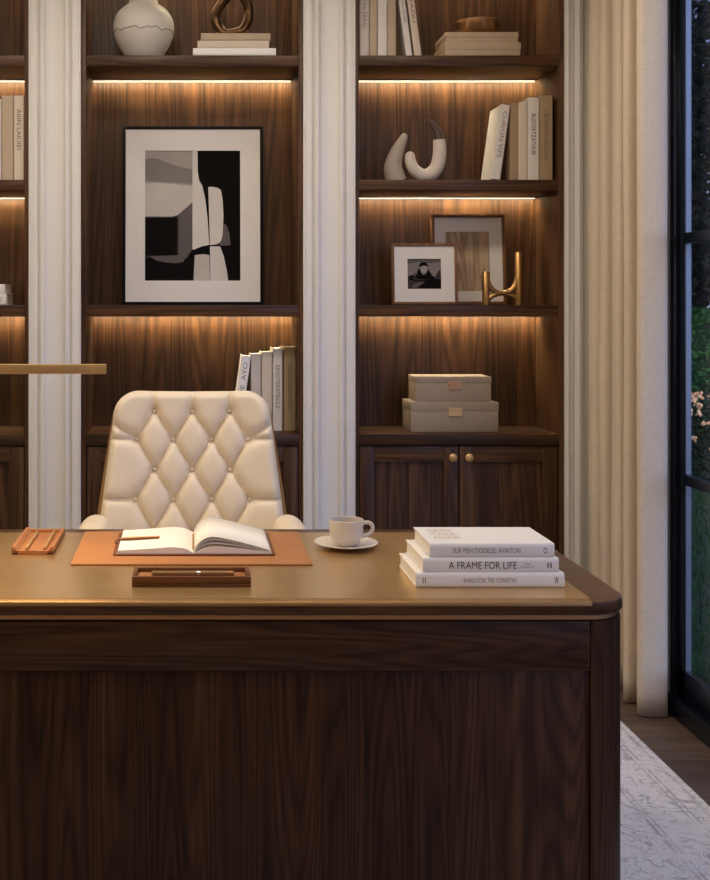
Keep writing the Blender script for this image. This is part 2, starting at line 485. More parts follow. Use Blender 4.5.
# ------------------------------------------------------------------ room shell
XR = 1.62          # room face of the window wall
XL, YF, CEIL = -3.2, -1.7, 3.0
YB = 4.86
struct(MB().box(XL - .15, XR + .16, YF - .15, YB + .15, -0.12, 0).build('floor', 'floor_boards'), 'dark brown wooden floorboards under the rug and curtain', 'floor')
struct(MB().box(XL - .15, XR + .16, YF - .15, YB + .15, CEIL, CEIL + .12).build('ceiling', 'ceiling_paint'), 'white ceiling above the study', 'ceiling')
struct(MB().box(XL - .15, XR + .16, YB, YB + .15, 0, CEIL).build('wall_back', 'wall_paint'), 'cream wall behind the walnut bookcases', 'wall')
struct(MB().box(XL - .15, XL, YF, YB, 0, CEIL).build('wall_left', 'wall_paint'), 'cream wall on the left side of the study', 'wall')
struct(MB().box(XL - .15, XR + .16, YF - .15, YF, 0, CEIL).build('wall_front', 'wall_paint'), 'cream wall behind the viewer', 'wall')
WY0, WY1, WZ1 = 0.75, 3.765, 2.72
w = MB()
w.prism([(XR, WY1), (XR, YB), (XR + .16, YB), (XR + .16, WY1 + .42), (XR + .036, WY1 + .05)], 2, 0, CEIL)      # splayed outer reveal
w.prism([(XR, WY0), (XR, YF), (XR + .16, YF), (XR + .16, WY0 - .42), (XR + .036, WY0 - .05)], 2, 0, CEIL)
w.box(XR, XR + .16, WY0, WY1, WZ1, CEIL)
struct(w.build('wall_right', 'wall_paint'), 'cream wall around the black framed window', 'wall')

# --- window: black steel door-height frame with muntins
win = thing('window_1', 'tall black steel framed window reaching the floor at right', 'window', (XR, 0, 0))
win['kind'] = 'structure'
f = MB()
f.box(0, .036, WY1 - .032, WY1, 0, WZ1, .002); f.box(0, .036, WY0, WY0 + .032, 0, WZ1, .002)
f.box(0, .036, WY0, WY1, WZ1 - .05, WZ1, .002); f.box(-.012, .05, WY0, WY1, 0, .07, .004)
f.build('outer_frame', 'black_metal', win)
s = MB()
bays = [(WY0 + .032, 1.72), (1.72, 2.70), (2.70, WY1 - .032)]
for y0, y1 in bays:
    s.box(.012, .034, y0, y0 + .05, .07, WZ1 - .05, .002); s.box(.012, .034, y1 - .05, y1, .07, WZ1 - .05, .002)
    s.box(.012, .036, y0, y1, .07, .165, .003); s.box(.012, .036, y0, y1, WZ1 - .10, WZ1 - .05, .002)
s.build('sash', 'black_metal', win)
for y0, y1 in bays:
    for zc in (0.797, 1.594):
        MB().box(.010, .044, y0 + .05, y1 - .05, zc - .018, zc + .018, .004).build('muntin', 'black_metal', win)
    MB().box(.028, .031, y0 + .05, y1 - .05, .165, WZ1 - .10).build('pane', 'window_glass', win)
    g = MB(); g.box(.017, .034, y1 - .054, y1 - .05, .165, WZ1 - .1); g.box(.017, .034, y0 + .05, y0 + .054, .165, WZ1 - .1)
    g.build('glazing_spacer', 'spacer_metal', win)

# --- pilasters between the bookcases
YP = 4.5           # front plane of the joinery
BACK = 4.80
def pilaster(name, xa, xb, label, half=False):
    w2 = (xb - xa) / 2; c = (xa + xb) / 2
    side = [(1.0, 0), (1.0, .014), (.97, .017), (.94, .017), (.915, .013), (.86, .0155), (.74, .020), (.68, .0185), (.645, .012), (.63, .006), (.61, .006), (.585, .014),
            (.54, .021), (.48, .0245), (.42, .023), (.375, .017), (.35, .010), (.33, .008)]
    if half:
        pts = [(xa, YP + .3), (xa, YP - .016), (xa + .012, YP - .020), (xa + .02, YP - .012), (xa + .034, YP - .012), (xa + .037, YP - .004), (xa + .042, YP - .018), (xa + .056, YP - .022), (xa + .064, YP - .016), (xb, YP - .012), (xb, YP + .3)]
    else:
        L = [(c - u * w2, YP - d) for u, d in side]; Rr = [(c + u * w2, YP - d) for u, d in reversed(side)]
        pts = [(xa, BACK)] + L + Rr + [(xb, BACK)]
    struct(MB().prism(pts, 2, 0, CEIL).build(name, 'white_paint', ang=50), label, 'pilaster')
kx = lambda x: PX(x, YP)
pilaster('trim_1', kx(29), kx(81), 'white moulded pilaster left of the chair, behind the brass bar')
pilaster('trim_2', kx(303), kx(355), 'white moulded pilaster between the middle and right bookcases')
pilaster('trim_3', kx(564), kx(581.5), 'narrow white moulded trim between right bookcase and curtain', half=True)
struct(MB().box(kx(581.5), XR, YP + .015, YB, 0, CEIL).build('trim_4', 'wall_paint'), 'recessed cream return beside the curtain', 'trim')

# ------------------------------------------------------------------ bookcases
H_TOP = PZ(55, YP); H_MID = PZ(179.5, YP); H_LOW = PZ(305, YP); H_CNT = PZ(434, YP)
TH = 0.0445
def bookcase(xa, xb, st_l, st_r, shelves, label, doors_split):
    c = (xa + xb) / 2
    t = thing('bookcase', label, 'bookcase', (c, YP, 0), group='built-in walnut bookcases')
    a, b = xa - c, xb - c
    D = BACK - YP
    MB().box(a, a + st_l, 0, D, 0, CEIL, .001).build('side_panel', 'walnut_upright', t)
    MB().box(b - st_r, b, 0, D, 0, CEIL, .001).build('side_panel', 'walnut_upright', t)
    i0, i1 = a + st_l, b - st_r
    MB().box(i0, i1, D, D + .02, .08, CEIL).build('back_panel', 'walnut_upright', t)
    for z in [q - .0004 for q in shelves]:
        MB().box(i0, i1, .004, D, z - TH, z, .0015).build('shelf', 'walnut_shelf', t)
        MB().box(i0 + .006, i1 - .006, D - .0360, D - .0310, z - TH - .0004, z - TH + .003).build('light_strip', 'light_strip', t)
        MB().box(i0 + .0005, i1 - .0005, D - .0405, D - .0375, z - TH - .0046, z - TH + .001).build('light_cover', 'walnut_shelf', t)      # lip that hides the diodes
        MB().box(i0 + .006, i1 - .006, D - .004, D - .0002, z - TH - .0036, z - TH + .001).build('wall_glow_line', 'wall_glow', t)  # added glowing line, makes the bright edge of the lit wall under the shelf
    MB().box(i0, i1, -.002, D, H_CNT - .046, H_CNT - .0004, .002).build('counter', 'walnut_shelf', t)
    MB().box(i0, i1, .05, .065, .0, .08).build('plinth', 'walnut_shelf', t)
    MB().box(i0, i1, .03, D, .08, .10).build('cabinet_floor', 'walnut_shelf', t)
    ztop = H_CNT - .051
    mid = doors_split - c
    for (d0, d1, kn) in ((i0 + .003, mid - .0025, 1), (mid + .0025, i1 - .003, 0)):
        sw = .060; rw = .062
        dr = MB().box(d0 + sw - .002, d1 - sw + .002, .018, .026, .085 + rw - .002, ztop - rw + .002).build('door', 'walnut_door', t)
        for r0 in (d0, d1 - sw):
            MB().box(r0, r0 + sw, .006, .028, .085, ztop, .0015).build('door_stile', 'walnut_door', dr)
        for r0 in (ztop - rw, .085):
            MB().box(d0 + sw, d1 - sw, .006, .028, r0, r0 + rw, .0015).build('door_rail', 'walnut_shelf', dr)
        kxx = (d1 - .026) if kn else (d0 + .034)
        M = Matrix.Translation((kxx, .006, ztop - .043)) @ Matrix.Rotation(R(90), 4, 'X')
        MB().lathe([(0, 0), (.007, 0), (.006, .010), (.012, .014), (.0165, .019), (.0165, .024), (.012, .028), (0, .029)], 24, M=M).build('knob', 'soft_brass', dr)
    return t
S5 = (2.885, H_TOP, H_MID, H_LOW)
bookcase(kx(-190), kx(29), kx(29) - kx(24.5), kx(29) - kx(24.5), S5, 'left walnut bookcase cut off by the photo edge, three pale books on its shelf', kx(-83))
bookcase(kx(81), kx(303), kx(86) - kx(81), kx(303) - kx(298.8), (2.885, H_TOP, H_LOW), 'middle walnut bookcase behind the chair holding the large abstract print', kx(192))
bookcase(kx(355), kx(564), kx(359) - kx(355), kx(564) - kx(559), S5, 'right walnut bookcase with two doors below, next to the curtain', kx(459.5))

# ------------------------------------------------------------------ books
def book(w, h, d, loc, cover, label, lean=0.0, flat=False, title=None, ink='ink_grey', tlen=0.5, th=0.4, tpos=0.5, group=None, extra=(), bold=0.0, rz=0.0, updown=True, pages='pages'):
    """Hardback, spine towards -Y. Upright: thickness w on X, height h on Z. Flat: rotated so that the spine runs along X."""
    rot = (0, R(90), R(rz)) if flat else (0, R(lean), R(rz))
    t = thing('book', label, 'book', loc, rot, group)
    bt = min(.0028, w * .14)
    o = [(-w / 2, d), (-w / 2, .004), (-w / 2 + .003, .0008), (-w / 4, 0), (w / 4, 0), (w / 2 - .003, .0008), (w / 2, .004), (w / 2, d),
         (w / 2 - bt, d), (w / 2 - bt, .005), (-w / 2 + bt, .005), (-w / 2 + bt, d)]
    MB().prism(o, 2, 0, h, .0006, 1).build('cover', cover, t)
    MB().box(-w / 2 + bt * .9, w / 2 - bt * .9, .0045, d - .004, .003, h - .003).build('page_block', pages, t)
    if title:
        if flat: B, U = (0, 0, 1), (-1, 0, 0)
        elif updown: B, U = (0, 0, -1), (1, 0, 0)
        else: B, U = (0, 0, 1), (-1, 0, 0)
        text_mesh(title, 'title', ink, t, (0, -.0006, h * tpos), B, U, h * tlen, w * th, bold)
        for (bd, ik, p, L, hh) in extra:
            text_mesh(bd, 'lettering', ik, t, (0, -.0006, h * p), B, U, h * L, w * hh, bold)
    return t

def upright(xa, xb, ytop, ybase, zb, Y, d, cover, label, **kw):
    """Upright book measured from the photograph at distance Y, standing on a shelf of height zb."""
    a, b = PX(xa, Y), PX(xb, Y)
    return book(b - a - .0006, PZ(ytop, Y) - zb, d, ((a + b) / 2, Y, zb), cover, label, **kw)

G = 'books on the right bookcase, second shelf'
Y2 = 4.517
upright(510, 518.6, 103, 179, H_MID, Y2 + .01, .20, 'book_tan', 'plain tan book just right of the leaning cream book, below the lit strip', group=G)
upright(518.9, 527.6, 102, 179, H_MID, Y2, .20, 'book_ivory', 'plain ivory book between a plain tan book and a white titled one', group=G)
upright(527.9, 539.3, 97.5, 179, H_MID, Y2, .21, 'book_white', 'white book with dark spine title beside the tallest tan book', title='BUDOETZATHUR', ink='ink_dark', tlen=.5, th=.36, tpos=.55, group=G)
upright(539.8, 553, 95, 179, H_MID, Y2, .21, 'book_tan', 'tallest tan book with long brown title against the right side panel', title='I BODONUSILURES', ink='ink_brown', tlen=.58, th=.34, tpos=.53, group=G)
Wd = PX(501, Y2) - PX(491.8, Y2)
book(Wd, .305, .17, (PX(495.8, Y2) , Y2, H_MID + .0028), 'book_white', 'cream book leaning to the right against the row on the second shelf', lean=7.8, title='CURION VIPS', ink='ink_grey', tlen=.62, th=.45, tpos=.6, group=G)

G = 'books on the right bookcase, top shelf in view'
upright(359.4, 369.3, -24, 54.5, H_TOP, Y2, .2, 'book_grey', 'pale grey book with grey title, first in the row by the left side panel', title='ANGORA ERBAL', ink='ink_grey', tlen=.55, th=.45, tpos=.62, group=G)
upright(369.6, 377.6, -22, 54.5, H_TOP, Y2, .2, 'book_sand', 'sand coloured book between the grey titled book and the white one', group=G)
upright(377.9, 387.2, -20, 54.5, H_TOP, Y2, .2, 'book_white', 'plain white upright book between two sand ones on the top shelf', group=G)
upright(387.5, 396.2, -24, 54.5, H_TOP, Y2, .2, 'book_sand', 'sand book at the end of the upright row, beside the leaning pair', group=G)
for (xa, xb, nm, lb, cv, ik) in ((406.3, 412.6, 'ARCADIAN HOUSES', 'slim white book leaning left, the left one of the leaning pair', 'book_white', 'ink_grey'),
                              (414.8, 421.8, 'PETAGU', 'slim cream book leaning left, the right one of the leaning pair', 'book_ivory', 'ink_brown')):
    a, b = PX(xa, Y2), PX(xb, Y2)
    book((b - a), .31, .17, ((a + b) / 2, Y2, H_TOP + .0022), cv, lb, lean=-7.6, title=nm, ink=ik, tlen=.45, th=.42, tpos=.66, group=G)

G = 'books on the middle bookcase counter'
Y4 = 4.62
upright(251, 261, 354, 432, H_CNT, Y4, .16, 'book_grey', 'plain grey book second from left behind the chair corner', group=G)
upright(261.6, 272.2, 352, 432, H_CNT, Y4, .16, 'book_ivory', 'plain ivory book behind the chair, between grey and white ones', group=G)
upright(272.8, 282.6, 348, 432, H_CNT, Y4, .16, 'book_white', 'white book with grey title next to the tan one by the pilaster', title='EINOTEREFBIGLE', ink='ink_grey', tlen=.52, th=.42, tpos=.53, group=G)
upright(283.8, 296, 347, 432, H_CNT, Y4, .16, 'book_tan', 'tan book with brown title at the right end behind the chair', title='I AVECDRA DIEGOT INSTOT', ink='ink_brown', tlen=.56, th=.34, tpos=.53, group=G)
Wd = PX(248.5, Y4) - PX(239.5, Y4)
book(Wd, .31, .15, (PX(236.2, Y4), Y4, H_CNT + .003), 'book_bright', 'white book leaning right at the left end behind the chair', lean=8.0, title='ANDE  AYO', ink='ink_grey', tlen=.62, th=.5, tpos=.6, group=G, updown=False)

G = 'books on the left bookcase'
upright(-11, 1.0, 99, 179, H_MID, Y2, .2, 'book_white', 'white book cut by the left photo edge on the left bookcase', group=G)
upright(1.4, 13.2, 95.5, 179, H_MID, Y2, .2, 'book_sand', 'plain sand book second from the pilaster on the left bookcase', group=G)
upright(13.6, 24.2, 95.5, 179, H_MID, Y2, .2, 'book_ivory', 'ivory book with spine title against the left bookcase side', title='AIIIN LAIUIEI', ink='ink_brown', tlen=.48, th=.4, tpos=.6, group=G)

def flatbook(xl, xr, yt, yb, zb, Y, d, cover, label, **kw):
    """A book lying flat with its spine to the room; returns its top height."""
    a, b = PX(xl, Y), PX(xr, Y); hgt = PZ(yt, Y) - zb
    book(hgt, b - a, d, (a, Y, zb + hgt / 2), cover, label, flat=True, **kw)
    return zb + hgt + .0003
G = 'books lying flat on the left bookcase'
z = flatbook(-70, 6.2, 293.4, 304.6, H_LOW, 4.515, .19, 'book_white', 'lower white book with a dark spine mark lying on the left bookcase', title='O', ink='ink_dark', tlen=.03, th=.4, tpos=.925, group=G)
z = flatbook(-66, 4.6, 284.2, 293.4, z, 4.515, .19, 'book_white', 'upper white book of the flat pair on the left bookcase', group=G)
G = 'books under the bronze loop'
z = flatbook(193, 276, 47.9, 54.6, H_TOP, 4.512, .19, 'book_bright', 'bottom white book of the flat pile beneath the bronze loop', group=G)
z = flatbook(197.5, 269, 40.6, 47.9, z, 4.516, .18, 'book_ivory', 'middle ivory book of the flat pile beneath the bronze loop', group=G)
ZLOOP = flatbook(201, 270.5, 33, 40.6, z, 4.518, .18, 'book_sand', 'top sand book of the pile, directly under the bronze loop', group=G)

# ------------------------------------------------------------------ shelf ornaments
# vase
Yv = 4.64
def vase():
    t = thing('vase', 'round white ceramic vase with a wavy crack line on the middle bookcase', 'vase', (PX(143.5, Yv), Yv, H_TOP))
    k = Yv / FOC
    prof = [(0, -3 * k), (15 * k, -3 * k), (15 * k, -1.5 * k), (15 * k, 0), (16.5 * k, .4 * k), (20.5 * k, 5 * k), (26 * k, 14 * k), (29.6 * k, 23 * k), (30.6 * k, 31 * k), (29.4 * k, 39 * k), (25.6 * k, 46 * k), (20 * k, 51.5 * k),
            (16 * k, 54 * k), (14.6 * k, 56 * k), (14.4 * k, 62 * k), (16.6 * k, 66 * k), (17.2 * k, 67 * k), (15.4 * k, 67 * k), (13.2 * k, 63 * k), (13 * k, 56 * k), (0, 50 * k)]
    pr = [(p.x, p.y) for p in catmull([(a, b, 0) for a, b in prof[1:-1]], 4)]
    pr = [(0, 0)] + [(max(r, 1e-3), max(zz + 3 * k, 0)) for r, zz in pr] + [(0, 53 * k)]
    MB().lathe(pr, 64).build('body', 'vase_white', t)
    outer = [(r, zz) for r, zz in pr[1:] if True]
    def rad(zz):
        for (r0, z0), (r1, z1) in zip(outer, outer[1:]):
            if z0 <= zz <= z1: return r0 + (r1 - r0) * (zz - z0) / max(1e-9, z1 - z0)
        return outer[0][0]
    pts = []
    for i in range(96):
        a = 2 * math.pi * i / 96
        zz = (28.5 + .9 * math.sin(9 * a) + .7 * math.sin(17 * a + 1) + .4 * math.sin(31 * a)) * k
        r = rad(zz) + .0002
        pts.append((r * math.cos(a), r * math.sin(a), zz))
    MB().tube(pts, .0016, 6, closed=True).build('crack_line', 'crack_dark', t)
vase()

# bronze loop
def bronze_loop():
    Yb = 4.60; k = Yb / FOC
    t = tag(None, '', '') if False else None
    c = [(-8, 4.3), (-14.6, 13), (-16.5, 21), (-12.5, 30), (-3.5, 40.5), (6, 43), (14, 37), (16.8, 27), (16, 17), (11, 7.5), (4, 4.2), (-2, 3.9)]
    rr = [4.4, 4.9, 5.0, 5.0, 5.2, 5.3, 5.2, 5.0, 4.9, 4.6, 4.3, 4.2]
    pts = catmull([(x * k, 0.012 * math.sin(i * 1.1), zz * k) for i, (x, zz) in enumerate(c)], 8, True)
    rad = [r * k for r in lerp_list(rr, 8, True)]
    o = MB().tube(pts, rad, 20, closed=True).build('loop_sculpture', 'bronze', loc=(PX(232, Yb), Yb, ZLOOP - .0005))
    me = o.data
    zmin = min(v.co.z for v in me.vertices)
    for v in me.vertices: v.co.z = max(v.co.z - zmin, 0.0)
    tag(o, 'polished bronze loop sculpture standing on three flat books', 'sculpture')
bronze_loop()

# boxes and bowl, top right
def flat_box(xl, xr, yt, yb, zb, Y, d, label):
    a, b = PX(xl, Y), PX(xr, Y); h = PZ(yt, Y) - zb
    t = thing('storage_box', label, 'box', ((a + b) / 2, Y, zb), group='pale boxes under the copper bowl')
    hw = (b - a) / 2
    MB().box(-hw + .002, hw - .002, .002, d - .002, 0, h * .45, .001).build('body', 'box_beige', t)
    MB().box(-hw, hw, 0, d, h * .45, h, .002).build('lid', 'box_beige', t)
    return zb + h + .0003
z = flat_box(445, 521, 42.3, 54.5, H_TOP, 4.515, .2, 'lower of two flat beige boxes under the copper bowl')
ZB = flat_box(445.6, 518.4, 32, 42.3, z, 4.518, .195, 'upper flat beige box carrying the copper bowl')
k = 4.62 / FOC
pr = [(0, 0), (13 * k, 0), (15 * k, .6 * k), (18.5 * k, 3.4 * k), (20.8 * k, 8 * k), (21.8 * k, 13.5 * k), (22 * k, 15.4 * k), (21.6 * k, 15.8 * k), (20.9 * k, 15.2 * k), (19.8 * k, 8.6 * k), (17 * k, 4 * k), (12 * k, 2 * k), (0, 1.6 * k)]
tag(MB().lathe(pr, 56).build('bowl', 'copper', loc=(PX(477, 4.62), 4.62, ZB)), 'small hammered copper bowl on top of two flat beige boxes', 'bowl')

# horn and U-shaped stoneware
def horn():
    Yh = 4.60; k = Yh / FOC
    c = [(1.5, 0), (-1.5, 8), (-2.5, 16), (-.5, 25), (2.5, 33), (6.5, 41), (8.5, 45.4)]
    rr = [10.0, 9.8, 8.8, 7.4, 6.2, 4.6, 3.6]
    pts = catmull([(x * k, 0, zz * k) for x, zz in c], 8); rad = [r * k for r in lerp_list(rr, 8)]
    tip = pts[-1]; d = (pts[-1] - pts[-2]).normalized()
    for q in (.35, .6, .8, .93, .99):
        pts.append(tip + d * rad[len(rr) * 8 - 8] * q); rad.append(3.6 * k * math.sqrt(1 - q * q))
    o = MB().tube(pts, rad, 24).build('horn_sculpture', 'stoneware_grey', loc=(PX(395.5, Yh), Yh, H_MID))
    for v in o.data.vertices: v.co.z = max(v.co.z, 0.0)
    tag(o, 'grey-beige curved stoneware horn left of the U-shaped sculpture', 'sculpture')
horn()
def ushape():
    Yh = 4.57; k = Yh / FOC
    t = thing('curved_sculpture', 'cream U-shaped stoneware sculpture with a dark pointed tip', 'sculpture', (PX(425, Yh), Yh, H_MID))
    c = [(-15, 25.0), (-14.4, 19.5), (-10.8, 12.0), (-3, 6.4), (5, 7.2), (11.2, 13.4), (14, 22.5), (14.6, 32), (14.2, 41.5)]
    rr = [5.0, 5.4, 5.9, 6.4, 7.0, 7.0, 6.8, 6.5, 6.0]
    pts = catmull([(x * k, 0, zz * k) for x, zz in c], 8); rad = [r * k for r in lerp_list(rr, 8)]
    d = (pts[0] - pts[1]).normalized(); p0, r0 = pts[0].copy(), rad[0]
    for q in (.35, .6, .8, .93, .99):
        pts.insert(0, p0 + d * r0 * q); rad.insert(0, r0 * math.sqrt(1 - q * q))
    o = MB().tube(pts, rad, 24).build('body', 'stoneware', t)
    for v in o.data.vertices: v.co.z = max(v.co.z, 0.0)
    c = [(14.2, 41.0), (12.6, 48), (8.6, 55.5), (3.6, 60.6)]
    rr = [5.2, 4.5, 3.4, 2.4]
    MB().tube(catmull([(x * k, 0, zz * k) for x, zz in c], 8), [r * k for r in lerp_list(rr, 8)], 20).build('tip', 'dark_tip', t)
ushape()

# picture frames
def frame(xl, xr, yt, yb, zb, Y, lean_deg, bw, wood_m, label, open_px, name='picture_frame', depth=.022, rz=0.0):
    """Framed picture, base at (centre, Y) on a shelf, leaning back. Returns (thing, half width, height, opening in local metres)."""
    k = Y / FOC; w2 = (xr - xl) * k / 2; h = (yb - yt) * k
    zb += depth * math.sin(R(lean_deg))
    t = thing(name, label, 'picture frame', (PX((xl + xr) / 2, Y), Y, zb + .0005), (R(-lean_deg), 0, R(rz)))
    m = MB()
    m.box(-w2, -w2 + bw, 0, depth, 0, h, .001); m.box(w2 - bw, w2, 0, depth, 0, h, .001)
    m.box(-w2 + bw, w2 - bw, 0, depth, 0, bw, .001); m.box(-w2 + bw, w2 - bw, 0, depth, h - bw, h, .001)
    m.build('frame_moulding', wood_m, t)
    cx = (xl + xr) / 2
    ox0, ox1, oz0, oz1 = (open_px[0] - cx) * k, (open_px[1] - cx) * k, (yb - open_px[3]) * k, (yb - open_px[2]) * k
    a, b, c, d = -w2 + bw, w2 - bw, bw, h - bw
    m = MB(); y0, y1 = .006, .009
    m.box(a, ox0, y0, y1, c, d); m.box(ox1, b, y0, y1, c, d); m.box(ox0, ox1, y0, y1, c, oz0); m.box(ox0, ox1, y0, y1, oz1, d)
    m.build('mat_board', 'mat_board', t)
    MB().box(a, b, .012, depth - .001, c, d).build('backing', 'leather_brown', t)
    return t, (ox0, ox1, oz0, oz1)

def shape(t, name, mat, pts, op, layer, curve=False):
    """Printed patch: points in 0..1 across and down the opening."""
    ox0, ox1, oz0, oz1 = op
    if curve: pts = [(p.x, p.y) for p in catmull([(a, b, 0) for a, b in pts], 5, True)]
    y = .0105 - layer * .00025
    q = [(ox0 + min(max(u, 0), 1) * (ox1 - ox0), y, oz1 - min(max(v, 0), 1) * (oz1 - oz0)) for u, v in pts]
    MB().poly(q).build(name, mat, t, smooth=False)

ax = lambda pts: [((x - 162) / 283.0, (y - 116) / 388.0) for x, y in pts]
t, op = frame(122.4, 263.4, 124.6, 304.6, H_LOW, 4.735, 2.5, .0125, 'black_frame', 'large black framed abstract black and white print behind the chair', (144.8, 240.5, 149.2, 280.4))
MB().box(op[0], op[1], .0108, .0118, op[2], op[3]).build('print', PT[0], t)
shape(t, 'print_patch', PT[3], ax([(162, 116), (303, 116), (303, 280), (162, 300)]), op, 1)
shape(t, 'print_patch', PT[2], ax([(162, 142), (180, 138), (200, 140), (220, 148), (245, 158), (270, 165), (303, 172), (303, 216), (250, 211), (200, 209), (162, 206)]), op, 2)
shape(t, 'print_patch', PT[4], ax([(162, 214), (200, 212), (250, 216), (303, 222), (303, 270), (290, 282), (272, 300), (258, 309), (240, 313), (162, 313)]), op, 3)
shape(t, 'print_patch', PT[6], ax([(162, 313), (240, 313), (262, 308), (262, 436), (162, 436)]), op, 2)
shape(t, 'print_patch', PT[0], ax([(162, 318), (258, 316), (258, 428), (162, 430)]), op, 3)
shape(t, 'print_patch', PT[1], ax([(262, 306), (303, 270), (303, 410), (286, 436), (272, 446), (262, 440)]), op, 4)
shape(t, 'print_patch', PT[1], ax([(178, 432), (220, 430), (262, 428), (284, 430), (276, 448), (255, 452), (225, 450), (195, 444)]), op, 5)
shape(t, 'print_patch', PT[5], ax([(303, 116), (318, 116), (319, 180), (323, 205), (332, 220), (341, 260), (348, 320), (353, 397), (330, 402), (306, 412), (303, 410)]), op, 6)
shape(t, 'print_patch', PT[1], ax([(392, 330), (404, 340), (412, 360), (416, 398), (382, 400), (388, 380)]), op, 6)
shape(t, 'print_patch', PT[5], ax([(350, 225), (362, 224), (378, 227), (388, 234), (393, 265), (395, 310), (393, 365), (387, 388), (376, 396), (355, 398)]), op, 7)
shape(t, 'print_patch', PT[4], ax([(310, 428), (335, 425), (353, 428), (355, 504), (306, 504)]), op, 6)
shape(t, 'print_patch', PT[5], ax([(355, 402), (385, 402), (396, 432), (404, 470), (409, 504), (356, 504)]), op, 7)

# frame with agate print (behind), then small photo frame in front
t, op = frame(433.0, 507.0, 213.6, 304.6, H_LOW, 4.70, 5.0, .013, 'frame_wood', 'brown wooden frame with tan wood-grain print, behind the small photo frame', (447, 491, 231, 291))
MB().box(op[0], op[1], .0108, .0118, op[2], op[3]).build('print', 'agate_print', t)
t, op = frame(392.4, 457.8, 243.0, 304.6, H_LOW, 4.615, 5.0, .011, 'frame_wood', 'small square wooden frame holding a black and white portrait photograph', (408.4, 441.8, 258.4, 288.8), rz=-2)
MB().box(op[0], op[1], .0108, .0118, op[2], op[3]).build('photo', PT[2], t)
ph = lambda pts: [((x - 222) / 316.0, (y - 175) / 282.0) for x, y in pts]
shape(t, 'photo_patch', PT[1], ph([(222, 175), (538, 175), (538, 205), (440, 215), (320, 205), (222, 225)]), op, 1)
shape(t, 'photo_patch', PT[6], ph([(222, 335), (262, 326), (300, 335), (330, 330), (440, 330), (480, 345), (515, 285), (538, 275), (538, 457), (222, 457)]), op, 2)
shape(t, 'photo_patch', PT[0], ph([(335, 255), (322, 285), (300, 320), (268, 360), (290, 372), (335, 378), (420, 372), (470, 362), (500, 366), (538, 360), (538, 457), (320, 457), (345, 400), (390, 388), (300, 385), (240, 370), (232, 345), (270, 330), (300, 310)]), op, 3)
shape(t, 'photo_patch', PT[0], ph([(318, 300), (330, 262), (345, 285), (372, 325), (398, 300), (412, 262), (430, 290), (455, 330), (488, 355), (440, 368), (340, 368), (290, 350)]), op, 4)
shape(t, 'photo_patch', PT[3], ph([(344, 250), (352, 236), (380, 232), (404, 238), (412, 255), (408, 285), (396, 308), (378, 322), (360, 312), (348, 288)]), op, 5, True)
shape(t, 'photo_patch', PT[0], ph([(332, 262), (334, 230), (350, 210), (376, 204), (402, 212), (417, 234), (416, 262), (408, 246), (390, 240), (362, 242), (346, 250)]), op, 6)
shape(t, 'photo_patch', PT[6], ph([(356, 263), (370, 262), (370, 266), (356, 267)]), op, 7)
shape(t, 'photo_patch', PT[6], ph([(388, 262), (401, 263), (401, 267), (388, 266)]), op, 7)
shape(t, 'photo_patch', PT[1], ph([(364, 300), (378, 303), (392, 299), (386, 310), (372, 311)]), op, 7)
shape(t, 'photo_patch', PT[1], ph([(262, 428), (300, 404), (350, 390), (384, 392), (360, 410), (330, 430), (300, 448), (272, 450)]), op, 5)

# brass H-like sculpture
def brass_posts():
    Yh = 4.575; k = Yh / FOC
    P = lambda x, y: ((x - 502.5) * k, 0, (304.6 - y) * k)
    m = MB()
    def post(x, top, r):
        m.tube([P(x, 304.6), P(x, top + .5), P(x, top + .1), P(x, top)], [r * k, r * k, (r - .3) * k, (r - .9) * k], 28)
    post(486.0, 271.2, 3.7); post(518.6, 251.6, 3.7)
    up = catmull([P(487.2, 279), P(489.4, 286), P(494.5, 291), P(502, 292.7), P(510, 290.8), P(515.4, 284.5), P(517.6, 275)], 8)
    m.tube(up, [r * k for r in lerp_list([2.4, 2.9, 2.9, 2.7, 2.9, 3.1, 2.6], 8)], 24)
    dn = catmull([P(487.0, 303), P(488.6, 298.6), P(494, 294.6), P(502, 293.0), P(510, 294.6), P(516, 298.6), P(517.6, 303)], 8)
    m.tube(dn, [r * k for r in lerp_list([2.2, 2.6, 2.5, 2.4, 2.5, 2.6, 2.2], 8)], 24)
    o = m.build('post_sculpture', 'brass', loc=(PX(502.5, Yh), Yh, H_LOW), ang=60)
    for v in o.data.vertices: v.co.z = max(v.co.z, 0.0)
    tag(o, 'brass sculpture of two uneven posts joined by a curved web', 'sculpture')
brass_posts()

# linen boxes with brass clasps on the right counter
def linen_box(xl, xr, yt, yb, ylid, zb, Y, d, clasp, label, cm):
    k = Y / FOC; a, b = PX(xl, Y), PX(xr, Y); h = (yb - yt) * k; hl = (yb - ylid) * k
    t = thing('keepsake_box', label, 'box', ((a + b) / 2, Y, zb), group='linen boxes on the right counter')
    hw = (b - a) / 2; cx = (xl + xr) / 2
    MB().box(-hw + .0015, hw - .0015, .0015, d - .0015, 0, hl, .0015).build('body', 'box_linen', t)
    MB().box(-hw, hw, 0, d, hl, h, .002).build('lid', 'box_linen', t)
    c0, c1, cz0, cz1 = (clasp[0] - cx) * k, (clasp[1] - cx) * k, (yb - clasp[3]) * k, (yb - clasp[2]) * k
    cl = MB().box(c0, c1, -.004, .0015, (cz0 + cz1) / 2 + .0002, cz1, .0004, 1).build('clasp', cm, t)
    MB().box(c0, c1, -.004, .0015, cz0, (cz0 + cz1) / 2 - .0002, .0004, 1).build('clasp_plate', cm, cl)
    return zb + h + .0003
z = linen_box(410.8, 498.8, 402.3, 432, 411.4, H_CNT, 4.575, .19, (448.6, 462, 408, 416.2), 'larger grey linen box with bright brass clasp at the bottom of the pair', 'soft_brass')
